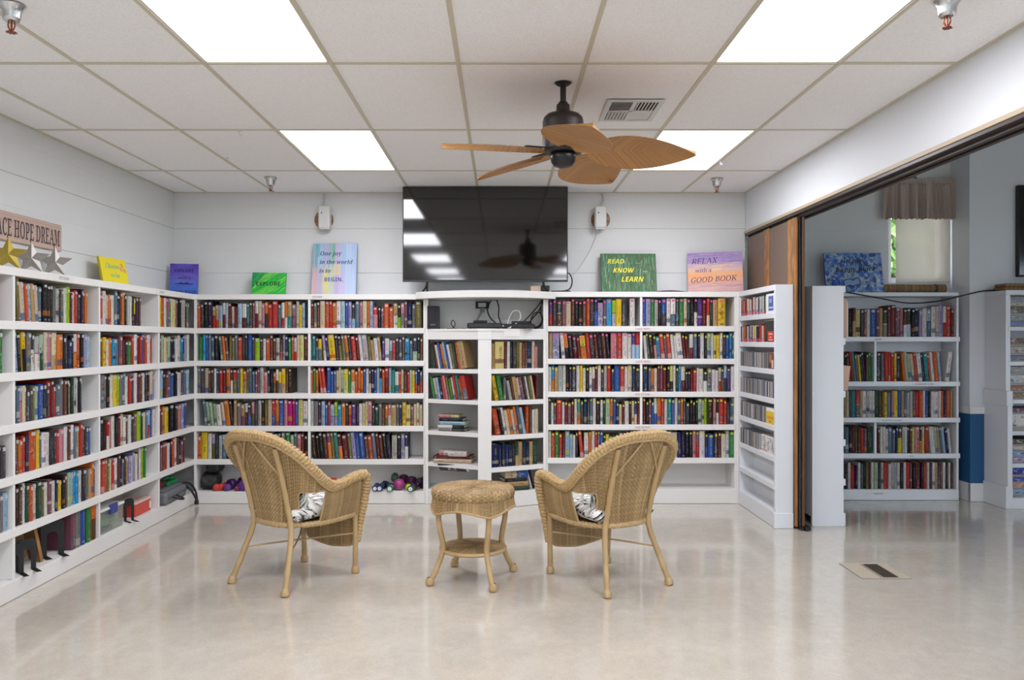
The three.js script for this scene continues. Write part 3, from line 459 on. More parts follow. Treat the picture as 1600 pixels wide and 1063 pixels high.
for (const b of BOOKS) {
  const c = CASE[b.key], cell = spineCell(b.t.a, b.t.b, b.variant), rnd = rng(b.n * 31 + b.row * 977 + b.px * 13 | 0);
  const cg = coverGeo(b.w, b.h, b.dp, cell), pg = pagesGeo(b.w, b.h, b.dp);
  const st = b.stick !== '_' && rnd() < 0.85 ? b.stick : null, sg = st ? stickerGeo(b.w, b.h - 0.006 - rnd() * 0.01, 0.014 + rnd() * 0.008) : null;
  const at = V(b.x, b.y, b.z).applyAxisAngle(V(0, 1, 0), c.turn).add(c.pos), e = new THREE.Euler(0, c.turn, b.lean, 'YXZ');
  if (b.single) {
    const name = INK[b.t.a][0] + (b.t.b ? '-and-' + INK[b.t.b][0] : ''), fat = b.w > 0.04 ? 'thick ' : b.w < 0.018 ? 'thin ' : '';
    const g = thing('book', `${fat}${b.lean > 0.05 ? 'leaning ' : ''}${name} book, ${ordinal(b.n)} from left on ${ROWNAME[b.row]} shelf, ${BAYS[b.bay]}`, 'book', `books on the ${ROWNAME[b.row]} shelf, ${BAYS[b.bay]}`);
    g.position.copy(at); g.rotation.copy(e);
    part(g, 'cover', cg, M.cover); part(g, 'pages', pg, M.pages); if (sg) part(g, 'spine_sticker', sg, STICK[st]);
  } else {
    const m = new THREE.Matrix4().compose(at, new THREE.Quaternion().setFromEuler(e), V(1, 1, 1));
    heap.cover.push(cg.applyMatrix4(m)); heap.pages.push(plain(pg.applyMatrix4(m))); if (sg) heap[st].push(plain(sg.applyMatrix4(m)));
  }
}
{
  const rest = new THREE.Group(); rest.name = 'shelved_books'; rest.userData = { label: 'the many smaller-looking books filling the rest of the white shelves', category: 'books', kind: 'stuff' }; scene.add(rest);
  part(rest, 'covers', mergeGeometries(heap.cover), M.cover); part(rest, 'pages', mergeGeometries(heap.pages), M.pages);
  for (const k of ['w', 'p', 'y']) if (heap[k].length) part(rest, 'spine_stickers', mergeGeometries(heap[k]), STICK[k]);
}
console.log('books', BOOKS.length, 'spine cells', ATLAS.n);
// books lying flat and books standing face out
function flatBook(label, group, x, y, z, turn, len, thick, deep, a, b = '', variant = 0) {
  const g = thing('book', label, 'book', group); g.position.set(x, y, z);
  const inner = coverGeo(thick, len, deep, spineCell(a, b, variant)), m = new THREE.Matrix4().makeRotationZ(-Math.PI / 2);   // lies on its side, spine to the front, head to the right
  g.rotation.y = turn; const lay = (q) => { q.applyMatrix4(m); q.translate(-len / 2, thick, 0); return q; };
  part(g, 'cover', lay(inner), M.cover); part(g, 'pages', lay(pagesGeo(thick, len, deep)), M.pages);
}
{
  const l = CASE.CL, f = (x, z, c) => V(x, 0, z).applyAxisAngle(V(0, 1, 0), c.turn).add(c.pos);
  const stack = (c, x, y0, list) => { let y = y0 + 0.001; for (const [label, len, th, dp, a, b, dx, tw, v] of list) { const p = f(x + dx, -0.03, c); flatBook(label, 'books lying flat in the centre unit', p.x, y, p.z, c.turn + tw, len, th, dp, a, b, v); y += th + 0.0008; } };
  stack(l, 0.24, l.shelves[2], [
    ['dark grey book lying flat, lowest of five stacked in the centre unit', 0.235, 0.024, 0.15, 'K', 'e', 0.0, 0.22, 0], ['black book with bold pale title lying flat, second lowest of five', 0.235, 0.028, 0.15, 'k', 'w', -0.005, 0.22, 1],
    ['light blue book lying flat in the middle of the stack of five', 0.225, 0.03, 0.155, 'i', '', 0.012, 0.2, 2], ['black book with cream pages lying flat, fourth up in the stack of five', 0.21, 0.028, 0.15, 'k', '', -0.005, 0.24, 2], ['cream paperback lying flat, topmost of the stack of five', 0.185, 0.026, 0.14, 'c', 'p', -0.03, 0.26, 1]]);
  stack(l, 0.25, l.shelves[3], [
    ['large cream book lying flat, lowest of the pile above the black folder', 0.33, 0.034, 0.2, 'c', '', 0.0, 0.3, 0], ['wide brown album lying flat under two white books', 0.325, 0.022, 0.195, 'R', '', -0.012, 0.28, 0]]);
  { const y = l.shelves[3] + 0.059; for (const [lab, dx, len, a, b] of [['small white book with pink print lying flat at the left of the pile', -0.085, 0.09, 'w', 'p'], ['white book lying flat at the right of the pile', 0.045, 0.16, 'w', '']]) { const p = f(0.25 + dx, -0.035, l); flatBook(lab, 'books lying flat in the centre unit', p.x, y, p.z, l.turn + 0.26, len, 0.042, 0.14, a, b, 1); } }
  const q = CASE.CR;
  stack(q, 0.27, q.shelves[4], [
    ['dark green book lying flat at the bottom of the low pile behind the table', 0.21, 0.034, 0.15, 'G', '', 0.0, -0.12, 0], ['tan book lying flat second from the bottom of the low pile', 0.21, 0.04, 0.15, 't', '', -0.01, -0.1, 1], ['black book lying flat under the blue book of the low pile', 0.2, 0.03, 0.15, 'k', '', -0.02, -0.12, 2], ['bright blue book with cream band lying flat on the low pile', 0.21, 0.056, 0.15, 'b', 'c', -0.01, -0.12, 0]]);
  for (const [lab, x, w, h, a, b, ln] of [['white book leaning left beside the low pile behind the right chair', 0.405, 0.022, 0.19, 'w', '', 0.28], ['black book leaning left behind the white one in the low corner', 0.43, 0.02, 0.185, 'k', '', 0.24]]) {
    const g = thing('book', lab, 'book', 'books at the bottom of the centre unit'), p = f(x, -0.05, q); g.position.set(p.x, q.shelves[4] + 0.001, p.z); g.rotation.set(0, q.turn, ln, 'YXZ');
    part(g, 'cover', coverGeo(w, h, 0.14, spineCell(a, b, 1)), M.cover); part(g, 'pages', pagesGeo(w, h, 0.14), M.pages);
  }
}
ATLAS.t.needsUpdate = true;
// ---------------------------------------------------------------- wicker furniture
// a woven sheet: P(u, v) gives the middle surface; stakes run along v, weft along u; both faces are built, bumps alternate over and under
function woven(P, nu, nv, U, Vn, { skip, amp = 0.005, thick = 0.0032, lift } = {}) {
  const pos = [], uv = [], idx = [], e = 1e-3, q = V(0, 0, 0), keep = (i, j) => !skip || !skip((i + 0.5) / nu, (j + 0.5) / nv);
  const N = (u, v) => { const a = P(Math.min(1, u + e), v), b = P(Math.max(0, u - e), v), c = P(u, Math.min(1, v + e)), d = P(u, Math.max(0, v - e)); return a.sub(b).cross(c.sub(d)).normalize(); };
  for (const s of [1, -1]) for (let j = 0; j <= nv; j++) for (let i = 0; i <= nu; i++) {
    const u = i / nu, v = j / nv, p = P(u, v), n = N(u, v), rib = Math.abs(Math.sin(Math.PI * u * U)), over = Math.cos(Math.PI * u * U) * Math.cos(Math.PI * v * Vn);
    let o = amp * (0.95 * rib + 0.35 * s * over); if (lift) o += lift(u, v) * (s > 0 ? 1 : 1);
    p.addScaledVector(n, s * (thick / 2 + o)); pos.push(p.x, p.y, p.z); uv.push(u * U / 16, v * Vn / 16);
  }
  const W = nu + 1, K = W * (nv + 1);
  for (let j = 0; j < nv; j++) for (let i = 0; i < nu; i++) { if (!keep(i, j)) continue; const a = j * W + i, b = a + 1, c = a + W, d = c + 1; idx.push(a, b, c, b, d, c, K + a, K + c, K + b, K + b, K + c, K + d); }
  const g = new THREE.BufferGeometry(); g.setAttribute('position', new THREE.Float32BufferAttribute(pos, 3)); g.setAttribute('uv', new THREE.Float32BufferAttribute(uv, 2)); g.setIndex(idx); g.computeVertexNormals(); return g;
}
const mirror = (a) => [...a.slice(1).reverse().map((p) => V(-p.x, p.y, p.z)), ...a];
const wrapTube = (pts, seg, r, pitch = 0.011, taper = () => 1) => sweep(pts, seg, 20, (t, a, s) => r * taper(t) * (0.78 + 0.30 * Math.abs(Math.sin(s * Math.PI / pitch + a * 0.5)) + 0.05 * Math.cos(a * 5 + s * 130)));
const palmMap = canvas(1024, 1024, (x) => {          // black brush-drawn palm leaves on white cotton
  x.fillStyle = '#e9e7e2'; x.fillRect(0, 0, 1024, 1024); const r = rng(63); x.strokeStyle = '#1f2022'; x.lineCap = 'round';
  for (let k = 0; k < 46; k++) { const cx = (k % 7) * 150 + r() * 120, cy = (k / 7 | 0) * 150 + r() * 120, a0 = r() * 6.28, R = 110 + r() * 70; x.save(); x.translate(cx, cy); x.rotate(a0); x.fillStyle = '#e9e7e2'; x.beginPath(); x.moveTo(0, 0); x.arc(0, 0, R, -1.25, 1.25); x.fill();
    for (let i = -8; i <= 8; i++) { const a = i * 0.15, l = R * (0.95 - Math.abs(i) * 0.025); x.lineWidth = 3 + r() * 7; x.beginPath(); x.moveTo(Math.cos(a) * 12, Math.sin(a) * 12); x.quadraticCurveTo(Math.cos(a * 1.05) * l * 0.6, Math.sin(a * 1.05) * l * 0.55, Math.cos(a * 1.3) * l, Math.sin(a * 1.3) * l); x.stroke(); } x.restore(); }
});
palmMap.wrapS = palmMap.wrapT = THREE.RepeatWrapping;
M.palm = std(0xffffff, 0.9, { map: palmMap });
function makeChair(name, label) {
  const t = thing(name, label, 'chair');
  const rimR = [V(0, .883, -.335), V(.10, .88, -.33), V(.20, .852, -.298), V(.285, .788, -.245), V(.322, .70, -.165), V(.316, .62, -.07), V(.300, .578, .015), V(.293, .580, .10), V(.289, .600, .19), V(.283, .608, .262)];
  const ringR = [V(0, .362, -.19), V(.06, .362, -.187), V(.115, .362, -.172), V(.165, .362, -.142), V(.205, .362, -.10), V(.232, .362, -.045), V(.245, .362, .02), V(.248, .362, .095), V(.245, .362, .175), V(.235, .362, .262)];
  const rim = new THREE.CatmullRomCurve3(mirror(rimR), false, 'centripetal'), ring = new THREE.CatmullRomCurve3(mirror(ringR), false, 'centripetal');
  const cache = {}; const sheet = (u, v) => { const k = u.toFixed(5); const [a, b] = cache[k] ??= [rim.getPoint(u), ring.getPoint(u)]; const back = Math.max(0, 1 - Math.abs(u - 0.5) / 0.24), p = b.clone().lerp(a, v); p.z = b.z + (a.z - b.z) * (v + (v ** 1.6 - v) * Math.min(1, back * 2)); const out = Math.sin(Math.PI * v) * 0.01 * (1 - Math.min(1, back * 2)), n = V(p.x, 0, p.z).normalize(); return p.addScaledVector(n, out * (Math.abs(u - 0.5) < 0.22 ? 0.6 : 1)); };
  const seg = (u) => Math.abs(u - 0.5) * 18;                  // control-point index counted from the middle of the back
  const open = (u, v) => { const s = seg(u); if (s < 3.15 || s > 5.25) return false; return sheet(u, v).y < 0.56 - 0.0; };
  const diamond = (u, v) => { const s = (u - 0.5) * 18 / 2.6, q = (v - 0.60) / 0.17; return Math.abs(s) + Math.abs(q) < 0.62 ? 0.011 * Math.max(0, Math.sin((s + q) * 12) * Math.sin((s - q) * 12)) : 0; };
  const bands = (u, v) => (Math.abs(v - 0.79) < 0.006 || Math.abs(v - 0.40) < 0.006 ? 0.002 : 0);
  part(t, 'woven_back', woven(sheet, 630, 84, 105, 42,  { skip: (u, v) => open(u, v), lift: (u, v) => diamond(u, v) + bands(u, v) }), M.weave);
  // openings in the sides are edged with cane
  for (const sgn of [1, -1]) { const at = (s, v) => sheet(0.5 + sgn * s / 18, v), vy = (s, y) => { let lo = 0, hi = 1; for (let k = 0; k < 24; k++) { const m = (lo + hi) / 2; at(s, m).y < y ? lo = m : hi = m; } return lo; };
    const pts = [at(3.15, 0.01), at(3.15, vy(3.15, 0.46)), at(3.15, vy(3.15, 0.558)), at(3.8, vy(3.8, 0.56)), at(4.6, vy(4.6, 0.56)), at(5.25, vy(5.25, 0.558)), at(5.25, vy(5.25, 0.46)), at(5.25, 0.01)]; part(t, 'edge_cane', tube(pts, 40, 0.006, 8), M.cane); }
  // rolled braid along the back, over the arms and down their fronts
  const full = [V(.2345, .19, .288), V(.243, .30, .30), V(.262, .43, .312), V(.278, .54, .312), V(.286, .598, .296)];
  const side = (s) => full.map((p) => V(p.x * s, p.y, p.z));
  const path = [...side(-1), ...mirror(rimR).slice(1, -1), ...side(1).reverse()];
  part(t, 'rolled_rim', wrapTube(path, 640, 0.029, 0.021, (q) => { const e = Math.min(q, 1 - q); return e < 0.13 ? 0.52 + 0.48 * e / 0.13 : 1; }), M.wicker);
  part(t, 'rim_cane', [tube(mirror(rimR).map((p) => V(p.x * 1.02, p.y - 0.026, p.z - 0.012)), 120, 0.008, 8)], M.cane);
  part(t, 'rim_braid', [sweep(mirror(rimR).map((p) => { const n = V(p.x, 0, p.z + 0.02).normalize(); return V(p.x + n.x * 0.022, p.y + 0.012, p.z + n.z * 0.022); }), 300, 8, (q, a, s) => 0.0085 * (0.6 + 0.6 * Math.abs(Math.sin(s * Math.PI / 0.026))))], M.wicker);
  part(t, 'seat_ring', wrapTube(mirror(ringR), 200, 0.0165, 0.008), M.cane);
  part(t, 'seat_front_rail', wrapTube([V(-.235, .362, .262), V(-.1, .364, .285), V(.1, .364, .285), V(.235, .362, .262)], 60, 0.0165, 0.008), M.cane);
  part(t, 'woven_seat', woven((u, v) => { const a = ring.getPoint(0.02 + 0.48 * (1 - v)), x = a.x * (1 - 2 * u); return V(x, 0.366, a.z); }, 90, 90, 44, 44, { amp: 0.0015 }), M.weave);
  // legs
  for (const s of [-1, 1]) {
    const rear = [V(.2286 * s, 0.012, -.278), V(.192 * s, .19, -.215), V(.160 * s, .352, -.172), V(.157 * s, .45, -.19), V(.163 * s, .64, -.24), V(.170 * s, .815, -.297)];
    part(t, 'rear_leg', [sweep(rear, 60, 14, (q) => 0.0165 + 0.0008 * Math.sin(q * 60)), moved(lathe([[0, 0], [.021, 0], [.024, .008], [.024, .03], [.018, .04], [.0165, .045]], 18), .2286 * s, 0, -.278, 0.2, 0, 0.12 * s)].map((g) => g), M.cane);
    const front = [V(.2226 * s, 0.012, .278), V(.2245 * s, .12, .276), V(.231 * s, .25, .27), V(.236 * s, .36, .262)];
    part(t, 'front_leg', [sweep(front, 30, 14, () => 0.0165), moved(lathe([[0, 0], [.021, 0], [.024, .008], [.024, .03], [.018, .04], [.0165, .045]], 18), .2226 * s, 0, .278)], M.cane);
    part(t, 'brace', tube([V(.022 * s, .858, -.345), V(.085 * s, .765, -.305), V(.156 * s, .655, -.25)], 16, 0.0052, 8), M.cane);
  }
  part(t, 'stretcher', tube([V(-.187, .215, -.207), V(.0, .235, .03), V(.230, .255, .268)], 20, 0.0052, 8), M.cane);
  part(t, 'stretcher', tube([V(.187, .205, -.207), V(.0, .222, .03), V(-.230, .245, .268)], 20, 0.0052, 8), M.cane);
  // apron hanging below the seat between the front legs and along its sides
  const apronY = (k) => 0.135 + 0.035 * Math.abs(k) ** 1.5 + (Math.abs(k) > 0.86 ? (Math.abs(k) - 0.86) * 0.5 : 0);
  part(t, 'woven_apron', woven((u, v) => { const k = 1 - 2 * u; return V(.222 * k, .355 + (apronY(k) - .355) * v, .279 + .012 * (1 - k * k)); }, 160, 40, 38, 22), M.weave);
  part(t, 'apron_edge', tube(Array.from({ length: 17 }, (_, i) => { const k = -1 + i / 8; return V(.222 * k, apronY(k), .279 + .012 * (1 - k * k)); }), 60, 0.006, 8), M.cane);
  for (const s of [-1, 1]) part(t, 'arm_front', woven((u, v) => { const y = .19 + .40 * v, z0 = .262, f = new THREE.CatmullRomCurve3(full).getPoint(v); return V((f.x - 0.012) * s, f.y, z0 + (f.z - z0) * u); }, 20, 60, 5, 34), M.weave);
  return t;
}
function makeCushion(label) {
  const t = thing('chair_cushion', label, 'cushion', null);
  const pillow = (w, h, th) => { const g = new RoundedBoxGeometry(w, th, h, 8, th * 0.46), p = g.attributes.position, uv = g.attributes.uv; for (let i = 0; i < p.count; i++) { const x = p.getX(i) / w * 2, z = p.getZ(i) / h * 2, puff = (1 - Math.abs(x) ** 3) * (1 - Math.abs(z) ** 3); p.setY(i, p.getY(i) * (0.78 + 0.5 * puff)); uv.setXY(i, p.getX(i) * 3.4 + 0.5 + p.getY(i) * 3, p.getZ(i) * 3.4 + 0.3 + p.getY(i) * 3.4); } g.computeVertexNormals(); return g; };
  part(t, 'seat_pad', moved(pillow(.45, .44, .10), 0, .428, .04), M.palm);
  part(t, 'back_pad', moved(pillow(.41, .36, .09), 0, .60, -.128, Math.PI / 2 - 0.24), M.palm);
  return t;
}
const chairL = makeChair('wicker_armchair', 'left tan wicker armchair, seen from behind, on the left of the small round table');
chairL.position.set(-1.226, 0, -4.782); chairL.rotation.y = Math.atan2(.556, -.831);
const cushionL = makeCushion('white cushion with black palm leaf print in the left wicker armchair'); cushionL.position.copy(chairL.position); cushionL.rotation.set(0, Math.atan2(.556, -.831), 0);
const chairR = chairL.clone(); chairR.name = numbered('wicker_armchair'); scene.add(chairR); chairR.userData = { label: 'right tan wicker armchair, seen from behind, on the right of the small round table', category: 'chair' };
chairR.position.set(.633, 0, -4.761); chairR.rotation.set(0, Math.atan2(-.523, -.852), 0);
const cushionR = cushionL.clone(); cushionR.name = numbered('chair_cushion'); scene.add(cushionR); cushionR.userData = { label: 'white cushion with black palm leaf print in the right wicker armchair', category: 'cushion' };
cushionR.position.copy(chairR.position); cushionR.rotation.set(0, Math.atan2(-.523, -.852), 0);
{
  const t = thing('wicker_table', 'small round tan wicker side table with curved legs, between the two armchairs', 'table', null, [-.166, 0, -4.773]);
  const disc = (r, y, U, R, amp, dome = 0) => woven((u, v) => { const a = u * Math.PI * 2, q = r * (0.02 + 0.98 * v); return V(Math.sin(a) * q, y + dome * (1 - v * v), Math.cos(a) * q); }, 320, 60, U, R, { amp });
  // top woven in a twill: chevrons that spiral outwards
  part(t, 'woven_top', woven((u, v) => { const q = .225 * (0.02 + 0.98 * v), a = u * Math.PI * 2 + (Math.abs(((v * 6) % 2) - 1)) * 0.16; return V(Math.sin(a) * q, .540 + .002 * (1 - v), Math.cos(a) * q); }, 480, 90, 60, 20, { amp: 0.0042 }), M.weave);
  part(t, 'top_roll', woven((u, v) => { const a = -u * Math.PI * 2, th = Math.PI * (1.12 * v - 0.56); const r = .229 + .0135 * Math.cos(th), y = .515 + .026 * Math.sin(th); return V(Math.sin(a) * r, y, Math.cos(a) * r); }, 480, 26, 72, 8, { amp: 0.0042 }), M.weave);
  const legA = [Math.atan2(-.244, .136), Math.atan2(.12, .254), Math.atan2(.244, -.147), Math.atan2(-.12, -.244)];   // about y, from +z
  const skirtY = (a) => { let m = 9; for (const l of legA) m = Math.min(m, Math.abs(Math.atan2(Math.sin(a - l), Math.cos(a - l)))); return .405 + .038 * Math.sin(Math.min(1, m / 0.785) * Math.PI / 2) ** 1.3; };
  part(t, 'woven_skirt', woven((u, v) => { const a = u * Math.PI * 2, y1 = skirtY(a), y = .492 + (y1 - .492) * v, r = .2375 + .008 * v * v; return V(Math.sin(a) * r, y, Math.cos(a) * r); }, 480, 30, 80, 12, { amp: 0.0045 }), M.weave);
  part(t, 'skirt_edge', tube(Array.from({ length: 64 }, (_, i) => { const a = i / 64 * Math.PI * 2; return V(Math.sin(a) * .2475, skirtY(a), Math.cos(a) * .2475); }), 160, 0.0065, 8, true), M.wicker);
  part(t, 'lower_shelf', disc(.185, .186, 64, 20, 0.0036, 0.006), M.weave);
  part(t, 'centre_knot', [moved(new THREE.SphereGeometry(.012, 16, 8).scale(1, .35, 1), 0, .5435, 0), moved(new THREE.SphereGeometry(.012, 16, 8).scale(1, .35, 1), 0, .194, 0)], M.wicker);
  part(t, 'shelf_rim', moved(new THREE.TorusGeometry(.19, .0115, 10, 64), 0, .184, 0, Math.PI / 2), M.cane);
  for (const a of legA) { const at = (r, y) => V(Math.sin(a) * r, y, Math.cos(a) * r);
    part(t, 'leg', [sweep([at(.222, .47), at(.226, .40), at(.219, .33), at(.203, .26), at(.196, .205), at(.212, .15), at(.246, .075), at(.279, .018)], 60, 14, (q) => 0.0165 + (q < 0.25 ? 0 : 0)), moved(lathe([[0, 0], [.018, 0], [.024, .008], [.0255, .022], [.022, .035], [.016, .046]], 18), Math.sin(a) * .281, 0, Math.cos(a) * .281)], M.cane); }
}
// ---------------------------------------------------------------- ceiling fan, vent, sprinklers
{
  const t = thing('ceiling_fan', 'dark ceiling fan with broad tan palm-leaf blades hanging from a short rod', 'fan', null, [.32, 0, -4.152]);
  part(t, 'ceiling_plate', [moved(cyl(.03, .045, .012, 28), 0, CEIL - .012, 0)], M.black);
  part(t, 'down_rod', moved(cyl(.0155, .0155, CEIL - 2.6, 20), 0, 2.6, 0), M.black);
  part(t, 'motor_housing', [lathe([[0, 2.645], [.022, 2.645], [.026, 2.635], [.034, 2.63], [.036, 2.60], [.040, 2.592], [.05, 2.586], [.085, 2.578], [.1, 2.563], [.106, 2.54], [.107, 2.40], [.100, 2.385], [.085, 2.38], [0, 2.38]], 48)], std(0x241d1a, 0.42));
  part(t, 'light_cap', [lathe([[0, 2.385], [.064, 2.385], [.066, 2.36], [.062, 2.335], [.048, 2.315], [.028, 2.307], [0, 2.305]], 40)], std(0x1b1b1d, 0.35));
  const bladeMat = std(0xffffff, 0.5, { map: canvas(256, 512, (x) => { x.fillStyle = '#ad7d4a'; x.fillRect(0, 0, 256, 512); const r = rng(3); for (let i = 0; i < 420; i++) { x.strokeStyle = r() < 0.5 ? 'rgba(120,78,38,.25)' : 'rgba(205,160,108,.25)'; x.lineWidth = 1 + r() * 2; const y = r() * 620 - 60; x.beginPath(); x.moveTo(128, y); x.lineTo(0, y - 90); x.moveTo(128, y); x.lineTo(256, y - 90); x.stroke(); } }) });
  // leaf blade along +x: pointed oval with a midrib, drooping a little towards the tip
  const leaf = () => { const nu = 48, nv = 16, pos = [], uv = [], idx = []; const half = (u) => 0.172 * Math.sin(Math.PI * (0.06 + 0.94 * u ** 0.82)) ** 0.8 + 0.0005;
    for (const s of [1, -1]) for (let i = 0; i <= nu; i++) for (let j = 0; j <= nv; j++) { const u = i / nu, k = -1 + 2 * j / nv, x = .125 + .545 * u, z = k * half(u), y = -0.01 + -0.02 * u * u - 0.018 * k * k + 0.0035 * Math.abs(Math.sin((u * 22 - Math.abs(k) * 4))) * Math.min(1, 6 * Math.abs(k)) * (1 - Math.abs(k)) + s * 0.0028 * (1 - 0.5 * Math.abs(k) ** 8); pos.push(x, y, z); uv.push(0.5 + k * 0.5, u); }
    const W = nv + 1, K = W * (nu + 1); for (let i = 0; i < nu; i++) for (let j = 0; j < nv; j++) { const a = i * W + j, b = a + 1, c = a + W, d = c + 1; idx.push(a, b, c, b, d, c, K + a, K + c, K + b, K + b, K + c, K + d); }
    const edge = (a, b) => idx.push(a, K + a, b, b, K + a, K + b); for (let i = 0; i < nu; i++) { edge(i * W + W, i * W); edge(i * W + nv, i * W + W + nv); } for (let j = 0; j < nv; j++) { edge(j, j + 1); edge(nu * W + j + 1, nu * W + j); }
    const g = new THREE.BufferGeometry(); g.setAttribute('position', new THREE.Float32BufferAttribute(pos, 3)); g.setAttribute('uv', new THREE.Float32BufferAttribute(uv, 2)); g.setIndex(idx); g.computeVertexNormals(); return g; };
  const L = leaf();
  const arm = mergeGeometries([plain(rbox(.06, .2, -.006, .002, -.022, .022, .002)), plain(moved(cyl(.03, .03, .008, 20), .19, -.008, 0))]);
  for (let k = 0; k < 5; k++) {
    const b = new THREE.Group(); b.name = 'blade'; t.add(b); b.position.set(0, 2.405, 0); b.rotation.set(-0.27, (-10 + k * 72) * Math.PI / 180, -0.03, 'YXZ');
    const m = part(b, 'leaf_blade', L, bladeMat); part(b, 'blade_arm', arm, M.black);
  }
}
{
  const t = thing('air_vent', 'white slatted air vent in the ceiling, to the right of the fan rod', 'vent', null, [.747, CEIL - .001, -4.64]);
  const w = .16, l = .21;
  part(t, 'vent_frame', [rbox(-w, w, -.008, 0, -l, -l + .03, .002), rbox(-w, w, -.008, 0, l - .03, l, .002), rbox(-w, -w + .03, -.008, 0, -l + .03, l - .03, .002), rbox(w - .03, w, -.008, 0, -l + .03, l - .03, .002), rbox(-.012, .012, -.007, 0, -l + .03, l - .03, .001), rbox(-w + .03, w - .03, -.007, 0, -.008, .008, .001)], M.metalWhite);
  part(t, 'vent_backing', box(-w + .02, w - .02, .001, .003, -l + .02, l - .02), std(0x2c2b2a, 0.8));
  for (const sx of [-1, 1]) for (const sz of [-1, 1]) for (let k = 0; k < 6; k++) part(t, 'slat', sx * sz > 0 ? moved(new THREE.BoxGeometry(.013, .002, l - .042), sx * (.022 + k * .019), -.004, sz * (l - .024) / 2 - sz * .0, 0, 0, sx * .5) : moved(new THREE.BoxGeometry(w - .045, .002, .017), sx * (w - .022) / 2, -.004, sz * (.02 + k * .027), sz * .5, 0, 0), M.metalWhite);
}
for (const [x, d, label] of [[-1.94, 3.185, 'chrome sprinkler head in the near left corner of the ceiling'], [1.742, 3.14, 'chrome sprinkler head in the near right part of the ceiling'], [-1.883, 6.57, 'small chrome sprinkler head near the back wall, left of the television'], [1.776, 6.62, 'small chrome sprinkler head near the back wall, right of the fan']]) {
  const t = thing('sprinkler', label, 'sprinkler', 'ceiling sprinkler heads', [x, CEIL, -d]);
  part(t, 'escutcheon', lathe([[0, .0], [.05, .0], [.05, -.004], [.043, -.012], [.036, -.03], [.033, -.052], [.029, -.062], [.022, -.068], [0, -.068]].reverse(), 36), M.chrome);
  part(t, 'sprinkler_frame', [tube([V(-.012, -.066, 0), V(-.013, -.085, 0), V(-.003, -.104, 0)], 10, .0028, 6), tube([V(.012, -.066, 0), V(.013, -.085, 0), V(.003, -.104, 0)], 10, .0028, 6), moved(cyl(.004, .004, .036, 10), 0, -.104, 0)], M.brass);
  part(t, 'deflector', [moved(cyl(.016, .018, .003, 20), 0, -.11, 0), ...Array.from({ length: 8 }, (_, i) => moved(new THREE.BoxGeometry(.007, .002, .004), Math.cos(i * .785) * .018, -.109, Math.sin(i * .785) * .018, 0, -i * .785, 0))], M.brass);
}
for (const [x, d, label] of [[-1.99, 5.85, 'tiny white hook hanging from the ceiling grid, far left'], [-1.66, 5.1, 'tiny white clip on the ceiling grid left of the far left light'], [-1.155, 7.18, 'tiny white hook at the ceiling edge above the left wall speaker'], [1.624, 5.95, 'small white curled hook on the ceiling grid beside the right light']]) {
  const t = thing('ceiling_hook', label, 'hook', 'ceiling grid hooks', [x, CEIL - .001, -d]);
  part(t, 'hook_clip', rbox(-.013, .013, -.003, 0, -.006, .006, .001), M.metalWhite); part(t, 'hook_wire', tube([V(0, -.002, 0), V(0, -.018, 0), V(.008, -.03, 0), V(.014, -.022, 0), V(.012, -.014, 0)], 14, .0022, 6), M.metalWhite);
}
// ---------------------------------------------------------------- television
{
  const t = thing('television', 'large flat black television standing on the back bookcase under the ceiling', 'television', null, [-.137, 1.829, -6.93]);
  const w = .712, y0 = .09, y1 = .91;
  part(t, 'television_case', [rbox(-w, w, y0, y1, -.03, 0, .004), rbox(-.45, .45, y0 + .08, y1 - .2, -.07, -.02, .02)], M.black);
  part(t, 'screen', moved(new THREE.BoxGeometry(w * 2 - .018, y1 - y0 - .024, .002), 0, (y0 + y1) / 2 + .005, .0006), new THREE.MeshPhysicalMaterial({ color: 0x060607, roughness: 0.055, specularIntensity: 1, ior: 1.75 }));
  part(t, 'bottom_bezel', rbox(-w, w, y0 - .001, y0 + .014, -.02, .003, .002), std(0x26262a, .35));
  part(t, 'logo_plate', rbox(-.022, .022, y0 - .008, y0 + .002, -.01, .003, .002), std(0x55565a, .35));
  for (const s of [-1, 1]) part(t, 'stand_foot', [tube([V(s * .50, y0 + .01, -.015), V(s * .512, .035, .03), V(s * .53, .006, .075)], 12, .008, 8), tube([V(s * .50, y0 + .01, -.015), V(s * .505, .035, -.05), V(s * .51, .006, -.1)], 12, .008, 8)], M.black);
}
{
  const t = thing('television', 'black television on the wall, cut off by the right edge of the picture', 'television', null, [5.15, 2.37, -7.03]);
  part(t, 'television_case', rbox(-.64, .64, -.4, .4, -.02, .02, .004), M.black);
  part(t, 'screen', box(-.63, .63, -.385, .39, .02, .0215), new THREE.MeshPhysicalMaterial({ color: 0x050507, roughness: 0.12 }));
}
